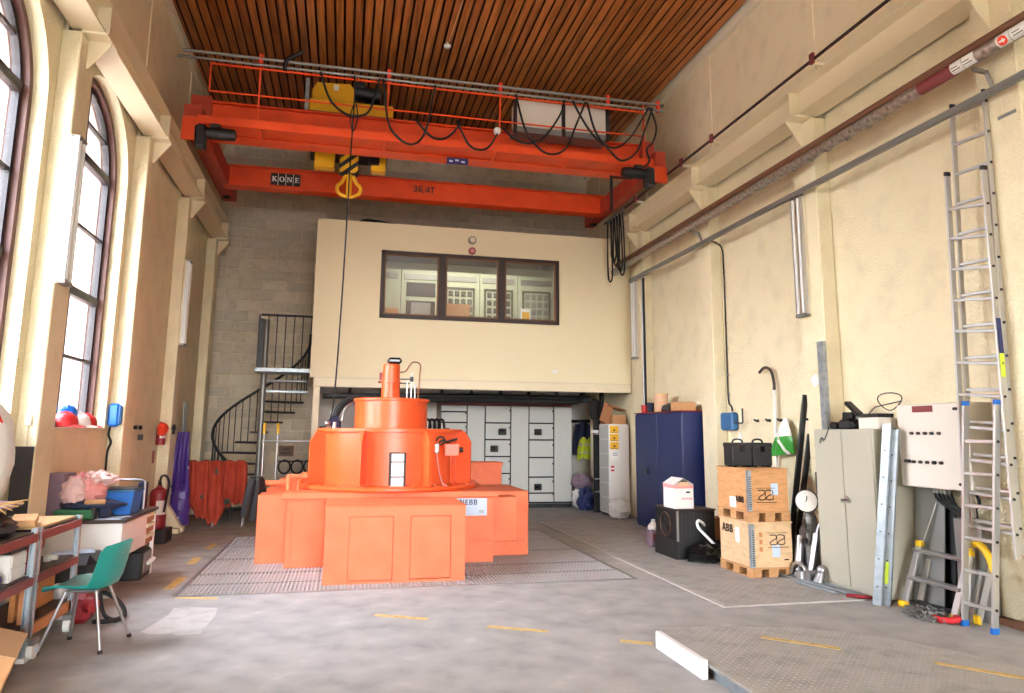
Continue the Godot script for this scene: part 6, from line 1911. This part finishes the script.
	one("tan_cloth", "tan cloth roll on the dark folded cloth", "cloth", sh().cyl(Vector3(-2.42, 0.9, -8.06), Vector3(-2.24, 0.9, -8.06), 0.025, -1, 12), M.carton)
	one("green_case", "green tool case on the desk edge under the bags", "case", sh().span(Vector3(-2.68, 0.737, -8.14), Vector3(-2.33, 0.83, -8.0), 0.015), M.green)
	one("navy_bag", "small navy pouch standing on the desk beside the green case", "pouch", sh().span(Vector3(-2.3, 0.737, -8.2), Vector3(-2.2, 0.86, -8.06), 0.02), M.navy)
	one("dark_bottle", "dark bottle with a white cap on the desk", "bottle", sh().lathe(Vector3(-2.33, 0.737, -8.04), [[0.0, 0.0], [0.03, 0.0], [0.03, 0.11], [0.02, 0.125], [0.02, 0.14], [0.0, 0.14]], 14), M.black)
	one("desk_papers", "loose white papers on the near edge of the desk top", "paper", sh().span(Vector3(-2.3, 0.736, -8.2), Vector3(-2.08, 0.742, -8.0)).bar(Vector3(-2.25, 0.745, -8.1), Vector3(-2.05, 0.745, -8.22), 0.12, 0.004), M.pale_blue)
	# under and before the desk
	one("black_holdall", "large black holdall under the near end of the desk", "bag", sh().span(Vector3(-2.63, 0.12, -7.9), Vector3(-2.1, 0.48, -7.45), 0.08), M.black)
	one("folded_papers", "blue and white papers lying on the black holdall", "paper", sh().bar(Vector3(-2.5, 0.49, -7.6), Vector3(-2.2, 0.49, -7.72), 0.18, 0.012), M.pale_blue)
	one("white_carton_low", "white carton on the floor under the black holdall", "carton", sh().span(Vector3(-2.4, 0.0, -7.44), Vector3(-2.05, 0.26, -7.2), 0.006), M.white_matt)
	one("red_pump", "small dark red motor pump on the floor behind the teal chair", "pump", sh().box(Vector3(-2.08, 0.13, -7.05), Vector3(0.2, 0.24, 0.2), 0.04).cyl(Vector3(-2.0, 0.16, -6.98), Vector3(-1.94, 0.16, -6.94), 0.06, -1, 16), M.dark_red)
	one("cable_tangle", "tangle of black cable on the floor beside the red pump", "cable", sh().tube(spline(v3([[-1.95, 0.02, -7.0], [-1.82, 0.03, -6.95], [-1.75, 0.03, -7.15], [-1.85, 0.12, -7.3], [-1.98, 0.2, -7.25], [-1.9, 0.05, -7.1], [-1.78, 0.02, -7.0]])), 0.018, 6), M.black_rubber)
	var gm := thing("grey_machine", "dark grey machine with bright handles on the floor beneath the drawers", "machine", Vector3(-2.2, 0, -9.05))
	obj("body", sh().span(Vector3(-2.45, 0.0, -9.24), Vector3(-2.04, 0.3, -8.85), 0.02), M.dark_steel, gm)
	obj("panel", sh().span(Vector3(-2.04, 0.06, -9.2), Vector3(-2.03, 0.28, -8.9), 0.004), M.grey_zinc, gm)
	for k in 2:
		obj("handle", sh().cyl(Vector3(-2.02, 0.15, -9.0 - k * 0.12), Vector3(-1.99, 0.19, -9.04 - k * 0.12), 0.02, -1, 10), M.white, gm)


# ---------------------------------------------------------------- shelves near the gate
func shelf_unit(label: String, z0: float, z1: float) -> Node3D:
	var t := thing("steel_shelf_unit", label, "shelf unit", Vector3(-2.35, 0, (z0 + z1) / 2), "slotted steel shelf units")
	for x in [-2.6, -2.1]:
		for z in [z0, z1]:
			obj("upright", sh().span(Vector3(x - 0.02, 0, z - 0.02), Vector3(x - 0.014, 0.9, z + 0.02)).span(Vector3(x - 0.014, 0, z - 0.02), Vector3(x + 0.02, 0.9, z - 0.014)).span(Vector3(x + 0.014, 0, z - 0.014), Vector3(x + 0.02, 0.9, z + 0.02)), M.galv, t)
			obj("foot", sh().span(Vector3(x - 0.03, 0, z - 0.03), Vector3(x + 0.03, 0.03, z + 0.03)), M.white, t)
	for e in [[0.88, "top"], [0.58, "middle"]]:
		var y: float = e[0]
		obj("shelf_board", sh().span(Vector3(-2.6, y - 0.012, z1 + 0.02), Vector3(-2.1, y, z0 - 0.02), 0.003), M.dark_wood, t)
		for x in [-2.1, -2.625]:
			obj("shelf_beam", sh().span(Vector3(x, y - 0.07, z1), Vector3(x + 0.025, y - 0.012, z0), 0.003), M.maroon, t)
	return t


func shelves() -> void:
	shelf_unit("slotted steel shelf unit behind the teal chair, with a plank and a black monitor", -6.06, -6.88)
	shelf_unit("slotted steel shelf unit next to the carton, with white drawers and a pale sack", -4.85, -5.98)
	one("pale_plank", "pale wooden plank lying on the shelf top beside the teal chair", "plank", sh().span(Vector3(-2.55, 0.881, -6.86), Vector3(-2.12, 0.899, -6.1), 0.003), M.pale_wood)
	one("wood_tray", "small wooden tray standing on the pale plank", "tray", sh().bar(Vector3(-2.2, 0.93, -6.02), Vector3(-2.3, 0.945, -6.35), 0.16, 0.05, 0.004), M.pallet)
	one("black_monitor", "black flat monitor standing on the middle shelf", "monitor", sh().span(Vector3(-2.45, 0.6, -6.8), Vector3(-2.4, 0.8, -6.35), 0.006).span(Vector3(-2.48, 0.58, -6.65), Vector3(-2.36, 0.6, -6.5), 0.003), M.black)
	one("small_camera", "small white and silver camera on the middle shelf before the monitor", "camera", sh().box(Vector3(-2.2, 0.605, -6.6), Vector3(0.05, 0.05, 0.12), 0.01).cyl(Vector3(-2.18, 0.605, -6.6), Vector3(-2.14, 0.605, -6.6), 0.02, -1, 12), M.board_white)
	one("red_bottle", "red bottle standing on the middle shelf by the uprights", "bottle", sh().lathe(Vector3(-2.18, 0.58, -6.14), [[0.0, 0.0], [0.035, 0.0], [0.035, 0.1], [0.015, 0.15], [0.015, 0.18], [0.0, 0.18]], 14), M.red)
	one("brass_lamp", "small tarnished hand lamp at the end of the middle shelf", "hand lamp", sh().cyl(Vector3(-2.42, 0.7, -6.83), Vector3(-2.34, 0.7, -6.83), 0.07, -1, 16).cyl(Vector3(-2.38, 0.58, -6.83), Vector3(-2.38, 0.64, -6.83), 0.03, -1, 10), M.rust_pipe)
	var wd := thing("white_drawer_box", "white two-drawer box on the middle shelf", "drawer box", Vector3(-2.25, 0.58, -5.85))
	obj("body", sh().span(Vector3(-2.4, 0.58, -5.95), Vector3(-2.13, 0.76, -5.7), 0.004), M.white_matt, wd)
	for k in 2:
		obj("drawer", sh().span(Vector3(-2.13, 0.59 + k * 0.085, -5.94), Vector3(-2.122, 0.665 + k * 0.085, -5.71), 0.003), M.white, wd)
	one("black_tray", "black shallow tray on the white drawer box", "tray", sh().span(Vector3(-2.38, 0.76, -5.94), Vector3(-2.14, 0.79, -5.72), 0.004), M.black)
	one("colour_ball", "small red, blue and white ball on the middle shelf", "ball", sh().blob(Vector3(-2.16, 0.625, -5.55), Vector3(0.045, 0.045, 0.045)), M.purple)
	one("steel_tin", "grey tin at the back of the middle shelf beside the drawer box", "tin", sh().cyl(Vector3(-2.45, 0.58, -5.5), Vector3(-2.45, 0.76, -5.5), 0.06, -1, 16), M.rust_pipe)
	# on the top shelf by the gate
	one("dark_cable_heap", "heap of dark bags and cables on the shelf top", "bags", sh().blob(Vector3(-2.36, 0.95, -5.6), Vector3(0.2, 0.13, 0.36), 0.5, 61, 22, 2.4, 0.881), M.sash_black)
	one("blue_mug", "small blue plastic beaker at the shelf edge", "beaker", sh().lathe(Vector3(-2.15, 0.881, -5.35), [[0.0, 0.0], [0.03, 0.0], [0.035, 0.08], [0.0, 0.08]], 14), M.blue)
	one("grey_tablet", "flat grey tablet case lying on the dark bags", "case", sh().bar(Vector3(-2.3, 1.06, -5.6), Vector3(-2.3, 1.08, -6.0), 0.2, 0.03, 0.006), M.mauve)
	var ps := thing("pale_straw_sack", "large pale sack with a red seam and straw sticking out, on the shelf top", "sack", Vector3(-2.3, 0.95, -5.3))
	obj("sack", sh().blob(Vector3(-2.3, 1.42, -5.32), Vector3(0.25, 0.4, 0.3), 0.12, 62, 28, 1.2, 0.95), M.white_matt, ps)
	obj("red_seam", sh().tube(spline(v3([[-2.2, 1.78, -5.12], [-2.12, 1.7, -5.2], [-2.1, 1.6, -5.27], [-2.1, 1.5, -5.31]])), 0.012, 6), M.red, ps)
	obj("straw_edge", sh().tube(spline(v3([[-2.1, 1.52, -5.33], [-2.1, 1.4, -5.34], [-2.13, 1.28, -5.34]])), 0.014, 6), M.straw, ps)
	for k in 5:
		obj("straw", sh().cyl(Vector3(-2.2, 1.2 - 0.02 * k, -5.3), Vector3(-2.08 + 0.02 * k, 1.06 + 0.02 * k, -5.42 - 0.03 * k), 0.006, 0.004, 6), M.straw, ps)
	# wooden dolly and board below the shelf
	var dl := thing("wooden_dolly", "low wooden dolly on white castors under the shelf unit", "dolly", Vector3(-2.25, 0, -6.5))
	obj("frame", sh().span(Vector3(-2.16, 0.14, -6.9), Vector3(-2.1, 0.22, -5.9), 0.004).span(Vector3(-2.55, 0.14, -6.9), Vector3(-2.49, 0.22, -5.9), 0.004).span(Vector3(-2.55, 0.14, -5.96), Vector3(-2.1, 0.22, -5.9), 0.004).span(Vector3(-2.55, 0.14, -6.9), Vector3(-2.1, 0.22, -6.84), 0.004), M.orange_wood, dl)
	obj("deck", sh().span(Vector3(-2.54, 0.22, -6.88), Vector3(-2.12, 0.235, -5.92)), M.dark_wood, dl)
	obj("corner_post", sh().span(Vector3(-2.18, 0.22, -6.12), Vector3(-2.12, 0.5, -6.04), 0.004), M.orange_wood, dl)
	for z in [-6.04, -6.76]:
		var cst := obj("castor", sh().cyl(Vector3(-2.09, 0.065, z), Vector3(-2.04, 0.065, z), 0.06, -1, 18), M.white, dl)
		obj("castor_hub", sh().cyl(Vector3(-2.045, 0.065, z), Vector3(-2.03, 0.065, z), 0.025, -1, 12), M.pale_blue, cst)
		obj("castor_fork", sh().span(Vector3(-2.1, 0.1, z - 0.05), Vector3(-2.03, 0.145, z + 0.05), 0.006), M.steel, dl)
	one("chipboard_panel", "brown chipboard panel standing on the dolly under the middle shelf", "board", sh().span(Vector3(-2.26, 0.24, -6.84), Vector3(-2.22, 0.5, -6.1), 0.003), M.board_wood)
	one("steel_spanner", "long steel spanner among the scrap under the near shelf", "spanner", sh().bar(Vector3(-2.15, 0.06, -5.5), Vector3(-2.3, 0.3, -5.85), 0.03, 0.012, 0.003), M.steel)
	one("scrap_offcuts", "heap of brown offcuts under the near shelf", "scrap", sh().blob(Vector3(-2.36, 0.2, -5.45), Vector3(0.22, 0.22, 0.42), 0.5, 63, 22, 2.6, 0.0), M.carton_dark)
	one("dark_fittings", "dark pipe fittings lying under the shelf by the dolly", "fittings", sh().cyl(Vector3(-2.2, 0.05, -5.75), Vector3(-2.2, 0.05, -5.3), 0.045, -1, 12).cyl(Vector3(-2.25, 0.12, -5.6), Vector3(-2.12, 0.12, -5.45), 0.04, -1, 12), M.dark_steel)
	one("yellow_grip", "yellow plastic grip on the floor beside the leaning carton", "grip", sh().bar(Vector3(-2.14, 0.03, -5.5), Vector3(-2.1, 0.03, -5.7), 0.05, 0.04, 0.01), M.hi_vis)
	# carton tipped on its edge at the near end
	var cb := thing("tipped_carton", "brown carton tipped on its corner at the foot of the shelf", "carton", Vector3(-1.96, 0, -5.2))
	var s := sh()
	s.xf = Transform3D(Basis(Vector3.UP, 0.25) * Basis(Vector3(0, 0, 1), -0.32) * Basis(Vector3(1, 0, 0), 0.12), Vector3(-2.03, 0.19, -5.27))
	s.box(Vector3.ZERO, Vector3(0.26, 0.28, 0.4), 0.006)
	obj("body", s, M.carton, cb)
	var tp := sh()
	tp.xf = s.xf
	tp.span(Vector3(0.128, -0.14, -0.03), Vector3(0.132, 0.14, 0.03))
	obj("tape", tp, M.carton_pale, cb)
	var hh := sh()
	hh.xf = s.xf
	hh.span(Vector3(-0.13, 0.14, -0.2), Vector3(0.13, 0.144, 0.2))
	obj("flap", hh, M.carton_pale, cb)


func chair() -> void:
	var t := thing("teal_chair", "teal plastic shell chair on four chrome legs", "chair", Vector3(-1.81, 0, -6.33))
	var cx := -1.81
	var cz := -6.32
	# shell: profile from the seat lip to the back rail; the seat faces the shelf
	var prof := [[-0.24, 0.42], [-0.22, 0.44], [-0.12, 0.445], [0.0, 0.43], [0.1, 0.425], [0.165, 0.45], [0.19, 0.5], [0.205, 0.57], [0.22, 0.63], [0.235, 0.71], [0.255, 0.77]]
	var half := [0.2, 0.22, 0.235, 0.24, 0.24, 0.24, 0.24, 0.24, 0.235, 0.225, 0.19]
	var yaw := Basis(Vector3.UP, -0.16)
	var g := []
	for i in prof.size():
		var row := []
		for k in 17:
			var q := k / 8.0 - 1.0
			var lift := 0.055 * pow(absf(q), 2.6)
			var x: float = prof[i][0]
			var y: float = prof[i][1]
			if i <= 4:
				y += lift * (0.25 + 0.15 * i)
			else:
				x -= lift * 1.3
				y += lift * 0.3 * (1.0 if i < 7 else 0.0)
				if i == prof.size() - 1:
					y -= 0.02 * q * q
			row.append(Vector3(cx, 0, cz) + yaw * Vector3(x, y, q * half[i]))
		g.append(row)
	obj("shell", sh().sheet(g, 0.014), M.teal, t)
	# legs
	var feet := [Vector3(-2.07, 0, -6.14), Vector3(-1.63, 0, -6.08), Vector3(-1.98, 0, -6.54), Vector3(-1.55, 0, -6.53)]
	var tops := [Vector3(-1.93, 0.42, -6.2), Vector3(-1.72, 0.42, -6.18), Vector3(-1.92, 0.42, -6.44), Vector3(-1.71, 0.42, -6.45)]
	for k in 4:
		var l := obj("leg", sh().cyl(feet[k], tops[k], 0.011, -1, 10), M.chrome, t)
		obj("foot_cap", sh().cyl(feet[k], feet[k].lerp(tops[k], 0.06), 0.016, -1, 10), M.black_rubber, l)
	obj("under_frame", sh().cyl(tops[0], tops[1], 0.011, -1, 8).cyl(tops[2], tops[3], 0.011, -1, 8).cyl(tops[0].lerp(tops[1], 0.5), tops[2].lerp(tops[3], 0.5), 0.011, -1, 8), M.chrome, t)


func small_things() -> void:
	# detector hanging from the ceiling
	var d := thing("ceiling_detector", "small white round detector hanging from the wooden ceiling", "detector", Vector3(1.42, 7.83, -11.0))
	obj("head", sh().lathe(Vector3(1.42, 7.84, -11.0), [[0.0, 0.0], [0.04, 0.005], [0.06, 0.03], [0.06, 0.05], [0.02, 0.06], [0.0, 0.06]], 20), M.white, d)
	obj("stem", sh().cyl(Vector3(1.42, 7.9, -11.0), Vector3(1.42, CEIL, -11.0), 0.012, -1, 8), M.white, d)
	obj("cord", sh().tube([Vector3(1.44, CEIL - 0.008, -11.0), Vector3(1.5, CEIL - 0.008, -9.0), Vector3(1.55, CEIL - 0.008, -5.0)], 0.006, 5), M.carton_pale, d)
	# trees and a brick wall across the yard, seen through the arched windows
	var nb := thing("neighbour_building", "low pale brick building across the yard outside the arched windows", "building", Vector3(-16.5, -0.06, -33))
	obj("wall", sh().span(Vector3(-17.5, -0.06, -60), Vector3(-16.0, 3.0, -6)), M.tile_pink, nb)
	obj("roof", sh().span(Vector3(-17.7, 3.0, -60.2), Vector3(-15.7, 3.15, -5.8)), M.grey_zinc, nb)
	for k in 9:
		for y in [1.0]:
			var w := obj("window", sh().span(Vector3(-16.0, y, -56.0 + k * 5.6), Vector3(-15.94, y + 1.3, -54.6 + k * 5.6)), M.white, nb)
			obj("pane", sh().span(Vector3(-15.94, y + 0.08, -55.92 + k * 5.6), Vector3(-15.93, y + 1.22, -54.68 + k * 5.6)), M.pale_blue, w)
	for k in 2:
		var z := -26.5 + k * 9.0
		var t := thing("yard_tree", "leafy tree in the yard outside, seen through the window " + ["beside the helmets", "at the steel shelves"][k], "tree", Vector3(-9.2, -0.06, z), "trees outside the windows")
		obj("trunk", sh().cyl(Vector3(-9.2, -0.06, z), Vector3(-9.2, 2.0, z), 0.14, 0.1, 10), M.dark_wood, t)
		obj("crown", sh().blob(Vector3(-9.2, 2.9, z), Vector3(0.9, 1.1, 0.9), 0.6, 70 + k, 24, 2.0), M.leaf, t)
